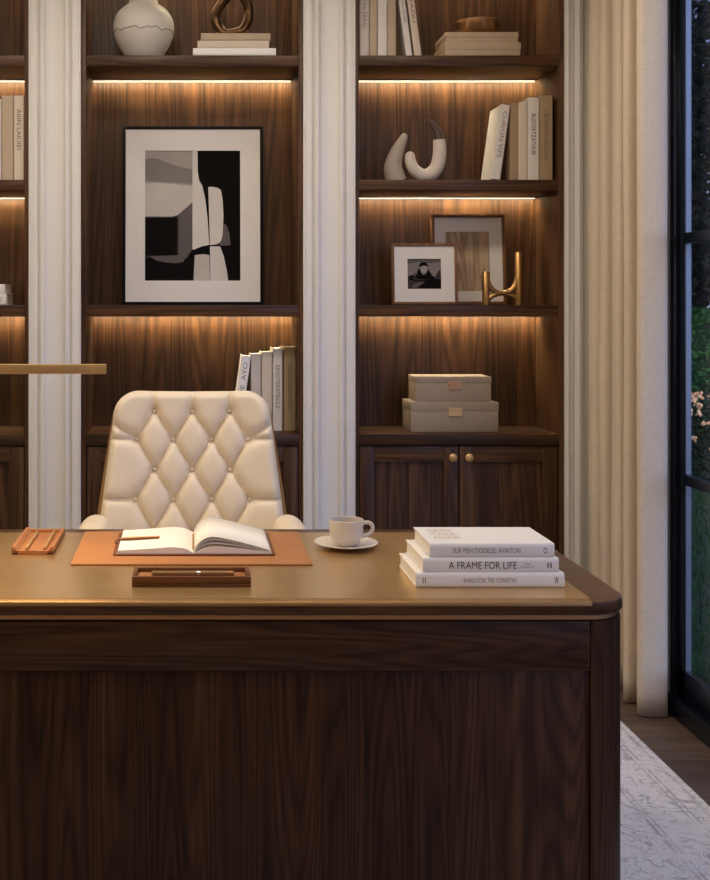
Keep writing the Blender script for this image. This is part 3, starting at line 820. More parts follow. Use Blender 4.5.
linen_box(416, 491.4, 377, 402.3, 383.6, z, 4.585, .165, (448, 461.2, 381.6, 389.8), 'smaller grey linen box with dull brass clasp on top of the larger one', 'strip_metal')

# ------------------------------------------------------------------ desk
DX, DY0, DY1, DZ = 0.932, 2.335, 3.10, 0.75
def desk():
    t = thing('desk', 'large walnut desk with bronze top inlay and rounded corners', 'desk', (0, DY0, 0))
    D = DY1 - DY0
    top = MB().prism(rrect(-DX, DX, 0, D, .085, 12), 2, DZ - .027, DZ, .0038, 4).build('desk_top', 'walnut_top', t)
    MB().box(-DX + .084, DX - .084, .0275, D - .05, DZ - .002, DZ + .0006).build('inlay', 'bronze_inlay', t)
    MB().prism([(.0268, DZ - .002), (.0268, DZ + .0004), (.004, DZ + .0004), (.0012, DZ - .0004), (-.0006, DZ - .003), (-.0006, DZ - .0085), (.004, DZ - .0085), (.006, DZ - .003)], 0, -DX + .090, DX - .090).build('edge_sheen_strip', 'edge_sheen', t)  # added brass-coloured strip in place of gold light reflected by the rounded rim
    MB().prism(rrect(-DX + .009, DX - .009, .007, D - .007, .08, 12), 2, DZ - .0385, DZ - .0295).build('metal_band', 'strip_metal', t)
    MB().prism(rrect(-DX + .016, DX - .016, .014, D - .014, .078, 12), 2, DZ - .0415, DZ - .027).build('shadow_gap', 'black_plastic', t)
    z1 = DZ - .0415; xo = DX; r = .090; zb = .07
    # corner posts: quarter rounds
    for sx in (-1, 1):
        for y0, sy in ((.006, 1), (D - .006, -1)):
            pts = [(sx * (xo - r), y0), (sx * (xo - r), y0 + sy * .03)]
            pts = [(sx * (xo - r + r * math.sin(R(q))), y0 + sy * (r - r * math.cos(R(q)))) for q in range(0, 91, 6)] + [(sx * (xo - r), y0 + sy * r)]
            MB().prism(pts, 2, zb, z1, .0008, 1).build('corner_post', 'walnut_desk', t, ang=20)
    xi = xo - r - .0015
    MB().box(-xi, xi, .007, .03, z1 - .105, z1 - .001, .001).build('apron', 'walnut_apron', t)
    MB().box(-xi, xi, .013, .034, zb, z1 - .1055, .001).build('front_panel', 'walnut_desk', t)
    for sx in (-1, 1):
        x0, x1 = sorted((sx * (xo - .002), sx * (xo - .026)))
        MB().box(x0, x1, .006 + r, D - .006 - r, zb, z1 - .001, .001).build('side_panel', 'walnut_desk', t)
        x0, x1 = sorted((sx * (xo - r), sx * (xo - r - .36)))
        MB().box(x0, x1, .04, D - .03, zb, z1 - .002).build('pedestal', 'walnut_desk', t)
        for q in range(3):
            zz = zb + .01 + q * .2
            dr = MB().box(x0 + .004, x1 - .004, D - .03, D - .012, zz, zz + .19, .002).build('drawer', 'walnut_desk', t)
            MB().box((x0 + x1) / 2 - .05, (x0 + x1) / 2 + .05, D - .014, D + .004, zz + .15, zz + .16, .002).build('handle', 'brass', dr)
    MB().box(-xo + .06, xo - .06, .05, D - .05, .012, zb).build('plinth', 'black_plastic', t)
desk()

# ------------------------------------------------------------------ things on the desk
ZD = DZ + .0010
# leather desk pad
pad = MB().prism(rrect(-.2895, .2895, 0, .386, .006, 4), 2, 0, .004, .0012, 2).build('desk_pad', 'leather_tan', loc=(.0035, 2.659, ZD))
tag(pad, 'tan leather desk pad under the open notebook', 'desk pad')
ZPAD = ZD + .0044

def notebook():
    t = thing('notebook', 'open notebook with blank white pages on the tan desk pad', 'notebook', (.010, 2.742, ZPAD))
    DN = .262
    MB().prism(rrect(-.200, .200, 0, DN, .006, 4), 2, 0, .0045, .001, 1).build('cover', 'leather_brown', t)
    def prof(pts): return [(p.x, p.y) for p in catmull([(a, b, 0) for a, b in pts], 8)]
    l = prof([(-.188, .0125), (-.15, .014), (-.10, .0175), (-.055, .0205), (-.025, .0175), (-.008, .010), (0, .006)])
    MB().prism(l + [(0, .0045), (-.19, .0045)], 1, .005, DN - .006).build('left_pages', 'paper', t, ang=30)
    r1 = prof([(0, .0055), (.012, .012), (.035, .0205), (.07, .021), (.12, .016), (.17, .0105), (.190, .008)])
    MB().prism(r1 + [(.192, .0045), (0, .0045)], 1, .005, DN - .006).build('right_pages', 'paper', t, ang=30)
    for pts in ([(.0005, .008), (.008, .020), (.028, .0345), (.055, .0385), (.10, .031), (.15, .0195), (.188, .0105)],
                [(.001, .007), (.010, .016), (.030, .0265), (.06, .0285), (.11, .0225), (.155, .0145), (.189, .0092)],
                [(.0004, .009), (.007, .024), (.025, .040), (.050, .0455), (.095, .037), (.145, .0245), (.187, .0125)]):
        m = MB(); m.sheet(prof(pts), 1, .006, DN - .007)
        m.build('loose_page', 'paper', t, solid=.0007)
    # leather strap with a pen loop at the left page edge
    st = prof([(-.090, .0190), (-.13, .0163), (-.17, .0150), (-.193, .0148), (-.2005, .0125), (-.2015, .0085), (-.198, .0050), (-.194, .004)])
    m = MB(); m.sheet(st, 1, .115, .127); m.build('strap', 'leather_brown', t, solid=.0016)
    MB().tube([(-.088, .121, .0218), (-.185, .121, .0175)], .0032, 12).build('page_pencil', 'brass', t)
    # ribbon in the gutter
    m = MB(); m.box(-.0035, .0035, .03, .21, .0095, .0125, .001); m.build('ribbon', 'leather_shell', t)
notebook()

def pen_tray():
    t = thing('pen_tray', 'long brown wooden pen tray in front of the desk pad', 'pen tray', (.0033, 2.46, ZD))
    hw, d, h = .1315, .094, .0215
    m = MB(); m.box(-hw, hw, 0, d, 0, .006, .001)
    m.box(-hw, hw, 0, .010, .006, h, .001); m.box(-hw, hw, d - .010, d, .006, h, .001)
    m.box(-hw, -hw + .010, .010, d - .010, .006, h, .001); m.box(hw - .010, hw, .010, d - .010, .006, h, .001)
    m.build('tray_body', 'tray_wood', t)
    MB().box(-hw + .010, hw - .010, .010, d - .010, .006, .0125, .0005).build('lining', 'leather_tan_deep', t)
    p = thing('pen', 'slim brown and gold pen lying in the wooden pen tray', 'pen', (.0033, 2.46 + .05, ZD + .0125 + .0052))
    MB().tube([(-.090, 0, 0), (-.088, 0, 0), (.015, 0, 0)], [.003, .0048, .0052], 16).build('barrel', 'leather_shell', p)
    MB().tube([(.012, 0, 0), (.020, 0, 0)], .0058, 16).build('ring', 'chrome', p)
    MB().tube([(.020, 0, 0), (.082, 0, 0)], .0052, 16).build('cap', 'leather_shell', p)
    MB().tube([(.080, 0, 0), (.094, 0, 0), (.096, 0, 0)], [.0054, .0054, .004], 16).build('end_cap', 'brass', p)
    MB().box(-.085, .005, -.0012, .0012, .0042, .0060).build('trim_line', 'brass', p)
pen_tray()

def valet():
    t = thing('valet_tray', 'small tan leather tray at the left rear of the desk', 'tray', (-.392, 2.776, ZD))
    hw, d = .052, .254
    m = MB(); m.box(-hw, hw, 0, d, 0, .006, .001)
    m.prism([(-hw, 0), (-hw, .018), (-hw + .006, .018), (-hw + .016, .006), (-hw + .016, 0)], 1, 0, d)
    m.prism([(hw, 0), (hw, .018), (hw - .006, .018), (hw - .016, .006), (hw - .016, 0)], 1, 0, d)
    m.box(-hw, hw, d - .010, d, .006, .014, .001)
    m.box(-hw, hw, 0, .006, .006, .010, .001)
    m.build('tray_body', 'leather_tan_deep', t)
    for x, lb in ((-.411, 'left brass pen lying in the tan leather tray'), (-.366, 'right brass pen lying in the tan leather tray')):
        p = thing('pen', lb, 'pen', (x, 2.80, ZD + .006 + .0045), group='brass pens in the leather tray')
        MB().tube([(0, 0, 0), (0, .012, 0), (0, .115, 0)], [.0018, .0044, .0044], 16).build('barrel', 'soft_brass', p)
        MB().tube([(0, .116, 0), (0, .20, 0), (0, .205, 0)], [.0045, .0045, .003], 16).build('cap', 'soft_brass', p)
valet()

def cup():
    cx, cy = .400, 2.86
    s = MB().lathe([(0, .0), (.030, 0), (.032, .001), (.045, .004), (.066, .0095), (.079, .0135), (.0812, .0148), (.0795, .0158), (.066, .0122), (.046, .0065), (.034, .0045), (.031, .0048), (0, .0048)], 64).build('saucer', 'ceramic', loc=(cx, cy, ZD))
    tag(s, 'round cream saucer under the coffee cup', 'saucer')
    t = thing('coffee_cup', 'cream coffee cup with side handle standing on its saucer', 'cup', (cx + .001, cy, ZD + .0052))
    pr = [(0, 0), (.023, 0), (.0245, .002), (.030, .0055), (.0365, .012), (.0405, .021), (.0425, .034), (.0435, .050), (.0440, .064), (.0437, .0668), (.0425, .0675), (.0413, .0664), (.0408, .055), (.0395, .034), (.0365, .020), (.030, .010), (0, .007)]
    MB().lathe(pr, 64).build('cup_body', 'ceramic', t)
    MB().lathe([(0, .0525), (.0404, .0525)], 48).build('coffee', 'coffee', t)
    k = 2.86 / FOC
    pts = catmull([(.0415, 0, .057), (.052, 0, .0585), (.0625, 0, .0555), (.0675, 0, .046), (.0645, 0, .035), (.055, 0, .0275), (.0395, 0, .0235)], 8)
    MB().tube(pts, .0052, 14, flat=.75).build('handle', 'ceramic', t)
cup()

# stack of three white books on the desk
G = 'white books stacked on the desk'
def deskbook(x0, x1, Y, zb, thick, d, label, **kw):
    t = book(thick, x1 - x0, d, (x0, Y, zb + thick / 2), 'book_bright', label, flat=True, group=G, pages='paper', **kw)
    return t, zb + thick + .0003
t, z = deskbook(.497, .824, 2.452, ZD, .0315, .20, 'bottom and widest white book of the stack on the desk', title='SHALLCON TRE CONISTAY', ink='ink_grey', tlen=.36, th=.32, tpos=.50,
                extra=(('II', 'ink_grey', .055, .022, .42), ('W', 'ink_dark', .945, .026, .5)))
t, z = deskbook(.513, .8135, 2.458, z, .0312, .195, 'white book titled A FRAME FOR LIFE in the middle of the desk stack', title='A FRAME FOR LIFE', ink='ink_dark', tlen=.50, th=.50, tpos=.44, bold=.0,
                extra=(('Statan\nInterors Uol', 'ink_grey', .77, .10, .34), ('II', 'ink_dark', .93, .03, .38)))
t, z = deskbook(.5295, .8055, 2.463, z, .0312, .182, 'top white book of the desk stack with faint gold lettering on its cover', title='SUR FISH ITODELEL AVAITON', ink='ink_grey', tlen=.54, th=.36, tpos=.455, bold=.0,
                extra=(('O', 'ink_dark', .925, .03, .42),))
# cover lettering of the top book: cover faces up, i.e. local -X side; text runs along local Z
text_mesh('SUR FISH\nITODELEL\nAVAITON', 'cover_lettering', 'ink_gold', t, (-.0312 / 2 - .0005, .100, .052), (0, 0, 1), (0, 1, 0), .060, .105)

# ------------------------------------------------------------------ desk lamp (its slim brass head crosses the left edge)
def lamp():
    Yl = 2.72
    t = thing('desk_lamp', 'slim horizontal brass lamp bar entering from the left photo edge', 'lamp', (-.74, Yl, ZD))
    x1 = PX(106, Yl) + .74
    zt, zb_ = PZ(364.4, Yl - .011) - ZD, PZ(374.0, Yl - .011) - ZD
    b = MB(); b.box(-.05, x1, -.011, .011, zb_, zt, .0012); b.build('lamp_bar', 'soft_brass', t)
    MB().box(.02, x1 - .02, -.007, .007, zb_ - .0002, zb_ + .001).build('diffuser', 'lamp_diffuser', t)
    MB().tube([(0, 0, .012), (0, 0, zb_ + .002)], .009, 20).build('stem', 'soft_brass', t)
    MB().lathe([(0, 0), (.085, 0), (.087, .002), (.087, .012), (.083, .016), (0, .017)], 48).build('base', 'soft_brass', t)
lamp()

# ------------------------------------------------------------------ chair
def chair():
    Yc = 3.60; CX = PX(192, Yc); k = Yc / FOC
    t = thing('armchair', 'cream leather desk chair with diamond tufted back behind the desk', 'chair', (CX, Yc, 0.012))
    z0 = .012
    # back, built in a plane: u across, v up (v=0 at the bottom), then tilted
    Vtop = (528 - 390) * k; Vlow = -.20
    def half(v):
        f_ = (v) / Vtop
        w = (92.6 - (92.6 - 76.5) * f_) * k
        return w
    rC = .075
    def halfr(v):
        w = half(v)
        d = v - (Vtop - rC)
        if d > 0: w = w - rC + math.sqrt(max(0, rC * rC - d * d)) * 1.0
        return w
    # buttons: measured rows
    rows = [(527, (153.5, 192, 230.5)), (497, (136, 173.5, 211.5, 249)), (468.3, (154.5, 192, 230)), (439, (136.5, 173, 211.5, 248)), (411.3, (154, 192, 230))]
    rows = [(556, (136, 173.5, 211.5, 249)), ] + rows
    btn = []
    for y, xs in rows: btn.append([((x - 192) * k, (528 - y) * k) for x in xs])
    segs = []
    for a, b in zip(btn, btn[1:]):
        for p in a:
            for q in b:
                if abs(p[0] - q[0]) < 26 * k: segs.append((p, q))
    for p in btn[-1]: segs.append((p, (p[0] * 1.02, Vtop + .02)))
    for i, rr in enumerate(btn):
        if len(rr) == 4:
            for p, s in ((rr[0], -1), (rr[-1], 1)):
                segs.append((p, (s * (half(p[1]) + .01), p[1] - .002)))
                if i == 4: segs.append((p, (s * (half(p[1]) - .002), p[1] + .050)))
    nu, nv = 200, 190
    V = np.linspace(Vlow, Vtop, nv)
    # denser rows at the top corner
    V = np.concatenate([np.linspace(Vlow, Vtop - rC, nv - 40), Vtop - rC + rC * np.sin(np.linspace(0, math.pi / 2, 41))[1:]])
    nv = len(V)
    S = np.linspace(-1, 1, nu)
    HW = np.array([halfr(v) for v in V])
    U = HW[:, None] * S[None, :]
    VV = np.repeat(V[:, None], nu, 1)
    prod = np.ones(U.shape)
    for (ax_, ay), (bx, by) in segs:
        dx, dy = bx - ax_, by - ay; L2 = dx * dx + dy * dy
        tt = np.clip(((U - ax_) * dx + (VV - ay) * dy) / L2, 0, 1)
        dd = np.hypot(U - (ax_ + tt * dx), VV - (ay + tt * dy))
        prod *= 1 - .96 * np.exp(-dd / .0095)
    h = .028 * prod
    for rr in btn:
        for (bx, by) in rr:
            r2 = (U - bx) ** 2 + (VV - by) ** 2
            h -= .007 * np.exp(-r2 / (.012 ** 2))
    # rolled border
    e_side = HW[:, None] - np.abs(U)
    e_top = Vtop - VV
    # distance to rounded-corner outline
    cu = np.abs(U) - (np.array([half(v) for v in V])[:, None] - rC); cv = VV - (Vtop - rC)
    e_c = np.where((cu > 0) & (cv > 0), rC - np.hypot(cu, cv), np.minimum(e_side, e_top))
    e = np.clip(e_c, 0, None)
    Rr = .034
    q = np.clip(e / Rr, 0, 1)
    roll = np.sqrt(np.clip(1 - (1 - q) ** 2, 0, 1))
    depth = (h + .040) * roll            # towards the viewer
    wrap = .05 * (U / .30) ** 2          # sides curl gently forward
    verts = []; faces = []
    tilt = R(12)
    zb = PZ(528, Yc) - z0 - .0125
    def place(u, v, w):
        # w = towards viewer (-Y); tilt back with height
        y = -w * math.cos(tilt) + v * math.sin(tilt)
        zz = v * math.cos(tilt) * (1 / math.cos(tilt)) + w * math.sin(tilt)
        return (u, y, zb + zz)
    for j in range(nv):
        for i in range(nu):
            verts.append(place(U[j, i], VV[j, i], depth[j, i] + wrap[j, i]))
    for j in range(nv - 1):
        for i in range(nu - 1):
            a = j * nu + i; faces.append((a, a + 1, a + nu + 1, a + nu))
    me = bpy.data.meshes.new('backrest'); me.from_pydata(verts, [], faces)
    me.polygons.foreach_set('use_smooth', [True] * len(faces))
    me.materials.append(MATS['leather_cream'])
    back = bpy.data.objects.new('backrest', me); COL.objects.link(back); back.parent = t
    # shell behind: outline a little larger, wrapped the same way
    m = MB(); b = m.bm
    grow = .010
    ring_f, ring_b = [], []
    ns = 60
    out = []
    vs = list(np.linspace(Vlow, Vtop - rC, 30)) + [Vtop - rC + rC * math.sin(a) for a in np.linspace(0, math.pi / 2, 16)[1:]]
    gridf = []
    for v in vs:
        row = []
        vg = v - .006 * max(0.0, (v - Vlow) / (Vtop - Vlow))
        hw = halfr(v) + grow * (1 - .9 * max(0, (v - .0) / Vtop) ** 1.5 if v > 0 else 1)
        for s in np.linspace(-1, 1, ns):
            row.append((s * hw, vg))
        gridf.append(row)
    F = [[b.verts.new(place(u, v, .006 + .05 * (u / .30) ** 2)) for u, v in row] for row in gridf]
    Bk = [[b.verts.new(place(u * .97, v - .004, -.035 + .05 * (u / .30) ** 2)) for u, v in row] for row in gridf]
    for j in range(len(vs) - 1):
        for i in range(ns - 1):
            b.faces.new((F[j][i], F[j][i + 1], F[j + 1][i + 1], F[j + 1][i])); b.faces.new((Bk[j][i], Bk[j + 1][i], Bk[j + 1][i + 1], Bk[j][i + 1]))
        b.faces.new((F[j][0], F[j + 1][0], Bk[j + 1][0], Bk[j][0])); b.faces.new((F[j][-1], Bk[j][-1], Bk[j + 1][-1], F[j + 1][-1]))
    for i in range(ns - 1):
        b.faces.new((F[-1][i], F[-1][i + 1], Bk[-1][i + 1], Bk[-1][i])); b.faces.new((F[0][i], Bk[0][i], Bk[0][i + 1], F[0][i + 1]))
    bmesh.ops.recalc_face_normals(b, faces=b.faces)
    sh = m.build('back_shell', 'leather_shell', t); sh['label'] = 'tan outer shell of the backrest'
    # buttons
    for rr in btn[1:]:
        for (bx, by) in rr:
            w = .040 + .003 + .05 * (bx / .30) ** 2 - .004
            M = Matrix.Translation(place(bx, by, w)) @ Matrix.Rotation(R(90) + tilt, 4, 'X')
            MB().lathe([(0, .0065), (.0035, .006), (.0062, .0035), (.0066, 0), (.0055, -.002), (0, -.003)], 16, M=M).build('button', 'leather_cream', back)
    # seat
    sy0, sy1 = -.42, .02
    m = MB(); m.prism(rrect(-.27, .27, -.40, .04, .07, 8), 2, .405, .50, .03, 5); m.build('seat', 'leather_cream', t)
    m = MB(); m.prism(rrect(-.265, .265, -.395, .035, .07, 8), 2, .375, .405, .004, 2); m.build('seat_pan', 'leather_shell', t)
    # arms: rounded pads on curved supports
    ztop = PZ(514, 3.46) - z0
    for s in (-1, 1):
        xc = s * .299
        pts = []; rad = []
        L = [(-.402, .62), (-.396, .80), (-.38, .95), (-.35, 1), (-.26, 1), (-.17, .98), (-.13, .9), (-.112, .7)]
        pp = catmull([(xc + (-s) * .012 * (1 - rr_), y, ztop - .050 - (1 - rr_) * .01) for y, rr_ in L], 6)
        rd = [r_ * .053 for r_ in lerp_list([r_ for _, r_ in L], 6)]
        MB().tube(pp, rd, 24, flat=.95).build('armrest', 'leather_cream', t)
        pts = catmull([(xc, -.25, ztop - .085), (xc, -.24, .55), (xc - s * .02, -.22, .43), (xc - s * .12, -.16, .39)], 8)
        MB().tube(pts, .016, 12).build('arm_support', 'soft_brass', t)
    MB().lathe([(0, .08), (.03, .08), (.03, .25), (.022, .25), (.022, .38), (0, .38)], 24, c=(0, -.18, 0)).build('gas_column', 'black_plastic', t)
    for q in range(5):
        a = R(90 + 72 * q); dx, dy = math.cos(a), math.sin(a)
        lg = MB().tube([(.02 * dx, -.18 + .02 * dy, .10), (.15 * dx, -.18 + .15 * dy, .09), (.29 * dx, -.18 + .29 * dy, .068)], [.022, .018, .013], 12).build('base_leg', 'soft_brass', t)
        M = Matrix.Translation((.29 * dx, -.18 + .29 * dy, .028)) @ Matrix.Rotation(a, 4, 'Z') @ Matrix.Rotation(R(90), 4, 'X')
        MB().lathe([(0, -.014), (.024, -.014), (.028, -.010), (.028, .010), (.024, .014), (0, .014)], 20, M=M).build('caster', 'black_plastic', lg)
chair()

# ------------------------------------------------------------------ rug and curtain
rug_mat(-2.1, 1.412, 0.9, 4.0)
rug = MB().box(-2.1, 1.412, 0.9, 4.0, .0005, .012, .003).build('rug', 'rug_pile')
tag(rug, 'pale grey distressed oriental rug under the desk', 'rug')

def curtain():
    P = [(1.600, 4.40), (1.570, 4.36), (1.550, 4.33), (1.547, 4.295), (1.565, 4.275), (1.590, 4.27), (1.588, 4.235), (1.545, 4.19), (1.531, 4.155), (1.540, 4.13), (1.582, 4.13), (1.586, 4.09),
         (1.538, 4.055), (1.527, 4.01), (1.537, 3.985), (1.580, 3.985), (1.585, 3.945), (1.525, 3.90), (1.505, 3.865), (1.512, 3.84), (1.570, 3.845), (1.592, 3.81),
         (1.578, 3.775), (1.525, 3.757), (1.500, 3.738), (1.504, 3.716), (1.535, 3.706), (1.562, 3.703), (1.583, 3.706), (1.590, 3.720), (1.584, 3.735)]
    pl = catmull([(x, y, 0) for x, y in P], 6)
    m = MB(); b = m.bm; rows = []
    nz = 40
    for j in range(nz + 1):
        f_ = j / nz; zz = .004 + f_ * (CEIL - .006)
        row = []
        for i, p in enumerate(pl):
            a = i / len(pl)
            wob = .006 * math.sin(2.2 * zz + 9 * a) * (1 - f_) + .003 * math.sin(5 * zz + 23 * a)
            wob *= 1.0 if a < .80 else .25
            row.append(b.verts.new((p.x + wob * .6, p.y + wob * .6, zz)))
        rows.append(row)
    for A, B in zip(rows, rows[1:]):
        for i in range(len(pl) - 1): b.faces.new((A[i], A[i + 1], B[i + 1], B[i]))
    o = m.build('curtain', 'curtain_linen', solid=.004, ang=60)
    tag(o, 'cream linen curtain gathered in vertical folds beside the window', 'curtain')
curtain()

# ------------------------------------------------------------------ garden outside the window
def leaves(m, n, fn, size, rnd):
    b = m.bm
    for _ in range(n):
        c = Vector(fn(rnd)); s = size * rnd.uniform(.6, 1.3)
        a = Vector((rnd.uniform(-1, 1), rnd.uniform(-1, 1), rnd.uniform(-1, 1))).normalized()
        c2 = a.orthogonal().normalized(); c2.rotate(Matrix.Rotation(rnd.uniform(0, 6.28), 3, a)); d2 = a.cross(c2)
        b.faces.new([b.verts.new(c + s * v) for v in (c2, .45 * d2, -c2, -.45 * d2)])
rnd = random.Random(11)
lawn = MB().box(XR + .16, 40, -12, 45, -.12, -.02).build('lawn_ground', 'soil_lawn')
struct(lawn, 'dark green lawn outside the window', 'ground')
m = MB(); b = m.bm
for _ in range(16000):
    y = rnd.uniform(3.6, 9.5); x = rnd.uniform(max(1.82, .36 * y), .62 * y + .6)
    if math.hypot((x - 4.15) / .75, (y - 8.75) / .68) < 1 or math.hypot(x - 4.95, y - 7.9) < .1: continue
    hgt = rnd.uniform(.02, .055); a = rnd.uniform(0, 6.28); w_ = .004
    dx, dy = math.cos(a) * w_, math.sin(a) * w_; lx, ly = rnd.uniform(-.02, .02), rnd.uniform(-.02, .02)
    b.faces.new([b.verts.new((x - dx, y - dy, -.02)), b.verts.new((x + dx, y + dy, -.02)), b.verts.new((x + lx, y + ly, -.02 + hgt))])
g = m.build('grass', 'grass_blade', smooth=False); g['kind'] = 'stuff'
tag(g, 'short green grass of the lawn seen through the window', 'grass')

def bush(cx, cy, rx, ry, h, name, mat, label, n, blossoms=0, size=.035):
    t = thing(name, label, 'bush', (cx, cy, -.02))
    def fn(r):
        while True:
            u = Vector((r.uniform(-1, 1), r.uniform(-1, 1), r.uniform(-1, 1)))
            if .35 < u.length < 1: break
        return (u.x * rx, u.y * ry, h * .5 + u.z * h * .5)
    m = MB(); leaves(m, n, fn, size, rnd); m.build('foliage', mat, t, smooth=False)
    m = MB()
    for _ in range(9):
        m.tube([(0, 0, 0), (rnd.uniform(-.4, .4) * rx, rnd.uniform(-.4, .4) * ry, h * .4), (rnd.uniform(-.8, .8) * rx, rnd.uniform(-.8, .8) * ry, h * .8)], [.02, .012, .005], 6)
    m.build('stem', 'bark', t)
    if blossoms:
        m = MB(); bb = m.bm
        for _ in range(blossoms):
            a = rnd.uniform(0, 6.28); e = rnd.uniform(-.2, 1.0); ce = math.sqrt(max(0, 1 - e * e))
            c = Vector((rx * ce * math.cos(a) * 1.02, ry * ce * math.sin(a) * 1.02, h * .5 + h * .5 * e))
            for _k in range(5):
                s = rnd.uniform(.008, .018); o2 = Vector((rnd.uniform(-1, 1), rnd.uniform(-1, 1), rnd.uniform(-1, 1))) * .022
                tmp = bmesh.new(); bmesh.ops.create_icosphere(tmp, subdivisions=1, radius=s)
                m._merge(tmp, Matrix.Translation(c + o2))
        m.build('blossoms', 'blossom', t)
bush(4.15, 8.75, .62, .55, .70, 'flowering_bush', 'bush_leaf', 'low bush with warm cream blossoms on the lawn', 6000, 220, .022)
# clipped hedge behind
t = thing('hedge', 'clipped green hedge behind the flowering bush', 'hedge', (5.4, 11.2, -.02))
m = MB()
leaves(m, 15000, lambda r: ((r.choice((-1, 1)) * r.uniform(.9, 1.0) * 2.4 if r.random() < .1 else r.uniform(-2.4, 2.4)), (r.uniform(-.5, .5) if r.random() < .4 else -.5 + r.uniform(-.05, .05)), (r.uniform(0, 1.34) if r.random() < .65 else 1.30 + r.uniform(-.05, .06))), .038, rnd)
m.build('foliage', 'hedge_leaf', t, smooth=False)
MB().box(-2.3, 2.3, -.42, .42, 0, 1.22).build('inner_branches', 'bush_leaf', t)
def tree(cx, cy, h, r, label, n):
    t = thing('garden_tree', label, 'tree', (cx, cy, -.02), group='dark trees at the end of the garden')
    blobs = []
    for _ in range(16):
        a = rnd.uniform(0, 6.28); q = rnd.uniform(.1, .75) * r
        blobs.append((q * math.cos(a), q * math.sin(a), rnd.uniform(.2, .95) * h, rnd.uniform(.28, .5) * r))
    def fn(rr):
        x, y, zz, s = rr.choice(blobs)
        while True:
            u = Vector((rr.uniform(-1, 1), rr.uniform(-1, 1), rr.uniform(-1, 1)))
            if u.length < 1: break
        return (x + u.x * s, y + u.y * s, max(.2, zz + u.z * s))
    m = MB(); leaves(m, n, fn, .075, rnd); m.build('foliage', 'tree_leaf', t, smooth=False)
    m = MB(); m.tube([(0, 0, 0), (.05, 0, h * .4), (-.05, .05, h * .85)], [.16, .12, .04], 10)
    for x, y, zz, s in blobs[:10]: m.tube([(0, 0, zz * .6), (x * .6, y * .6, zz * .85), (x, y, zz)], [.06, .04, .02], 6)
    m.build('trunk', 'bark', t)
for (cx, cy, h, r, lb, n) in ((2.4, 15.0, 5.6, 1.7, 'dark leafy tree left of the others beyond the hedge', 7000), (6.5, 14.4, 5.5, 1.9, 'tall dark tree in the middle of the garden view', 11500), (10.8, 15.4, 6.2, 2.0, 'dark tree farthest right beyond the hedge', 7000), (10.4, 20.5, 7.6, 2.6, 'big dark tree standing behind the other trees', 7000)):
    tree(cx, cy, h, r, lb, n)
# low garden lamps that light the blossoms and the hedge top
def garden_lamp(x, y, h, p, label):
    p *= 3.0
    t = thing('garden_lamp', label, 'lamp', (x, y, -.02), group='low garden lamps')
    MB().tube([(0, 0, 0), (0, 0, h)], .012, 10).build('post', 'black_metal', t)
    MB().lathe([(.07, h + .02), (.075, h + .03), (.02, h + .07), (0, h + .07)], 24).build('shade', 'black_metal', t)
    MB().lathe([(0, h), (.02, h), (.022, h + .02), (.018, h + .045), (0, h + .05)], 16).build('bulb', 'lamp_diffuser', t)
    l = bpy.data.lights.new('garden_light', 'POINT'); l.energy = p; l.color = (1, .72, .42); l.shadow_soft_size = .03
    o = bpy.data.objects.new('garden_light', l); COL.objects.link(o); o.location = (x - .05, y - .06, h - .06)
garden_lamp(4.95, 7.9, .9, 14, 'low garden lamp beside the flowering bush')
garden_lamp(6.2, 10.1, 1.75, 24, 'taller garden lamp over the hedge')

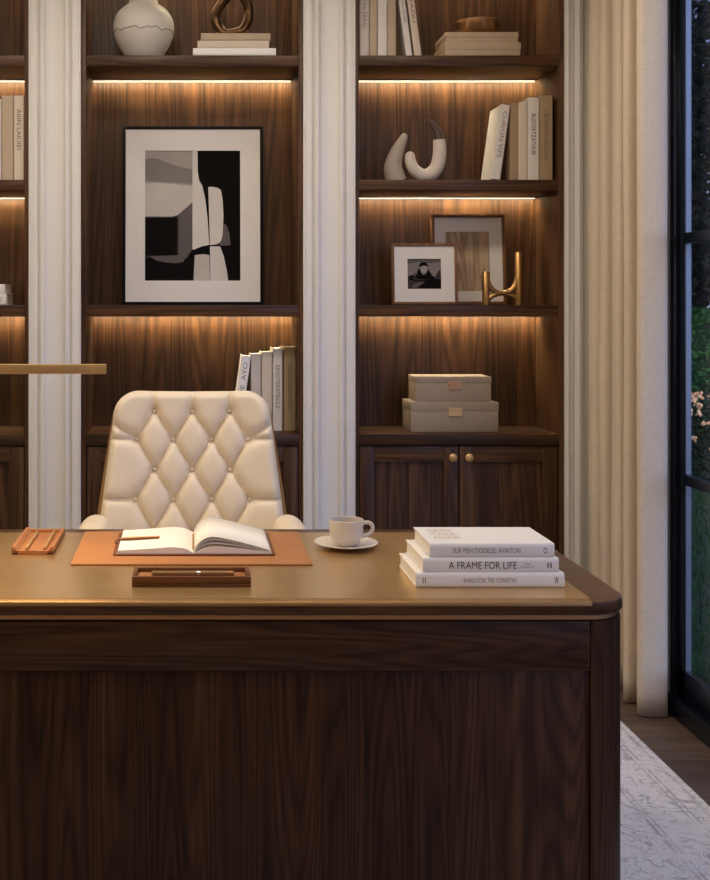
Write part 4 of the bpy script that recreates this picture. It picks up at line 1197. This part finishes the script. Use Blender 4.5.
# ------------------------------------------------------------------ room lights: recessed ceiling fittings
def downlight(x, y, p, size=.34, label=''):
    t = thing('ceiling_light', label, 'ceiling light', (x, y, CEIL), group='round recessed ceiling lights')
    r = size / 2
    MB().lathe([(r + .004, 0), (r + .03, -.002), (r + .032, -.006), (r + .026, -.012), (r + .004, -.012), (r + .004, 0)], 48).build('trim_ring', 'white_paint', t)
    l = bpy.data.lights.new('ceiling_lamp', 'AREA'); l.shape = 'DISK'; l.size = size; l.energy = p; l.color = (1.0, .88, .745)
    o = bpy.data.objects.new('ceiling_lamp', l); COL.objects.link(o); o.location = (x, y, CEIL - .008)
L = [(-1.7, 3.35, 14), (-.35, 3.35, 14), (.7, 3.35, 10.5), (-1.7, 1.9, 7), (-.1, 1.9, 8), (.9, 1.9, 7), (-1.6, .2, 6), (0.4, .2, 6)]
for i, (x, y, p) in enumerate(L):
    downlight(x, y, p, label='round recessed ceiling light %s' % ('above the chair side of the desk' if y > 3 else 'above the desk front' if y > 1 else 'near the viewer'))
# the desk lamp's own glow
l = bpy.data.lights.new('desk_lamp_glow', 'AREA'); l.shape = 'RECTANGLE'; l.size = .44; l.size_y = .014; l.energy = 3.0; l.color = (1, .74, .46)
o = bpy.data.objects.new('desk_lamp_glow', l); COL.objects.link(o); o.location = (-.46, 2.72, PZ(374.0, 2.709) - .004)

# ------------------------------------------------------------------ dusk sky
wd = bpy.data.worlds.new('dusk'); sc.world = wd; wd.use_nodes = True
nt = wd.node_tree; bg = nt.nodes['Background']
tc = nt.nodes.new('ShaderNodeTexCoord')
sep = nt.nodes.new('ShaderNodeSeparateXYZ'); nt.links.new(tc.outputs['Generated'], sep.inputs[0])
c = ramp(nt, math_node(nt, 'MULTIPLY_ADD', sep.outputs[2], .5), [(0.45, (.10, .12, .16, 1)), (0.5, (.38, .42, .64, 1)), (0.62, (.25, .32, .60, 1)), (1.0, (.09, .15, .38, 1))])
for q in nt.nodes:
    if q.type == 'MATH': q.inputs[2].default_value = .5
# unseen -Y side of the sky brightened, added to light the curtain blue
sky_boost = math_node(nt, 'MULTIPLY_ADD', math_node(nt, 'MAXIMUM', math_node(nt, 'MULTIPLY', sep.outputs[1], -1.0), 0.0), 5.6)
nt.links.new(c, bg.inputs[0])
for q in nt.nodes:
    if q.type == 'MATH' and q.operation == 'MULTIPLY_ADD' and q.inputs[1].default_value > 2: q.inputs[2].default_value = .75
nt.links.new(sky_boost, bg.inputs[1])
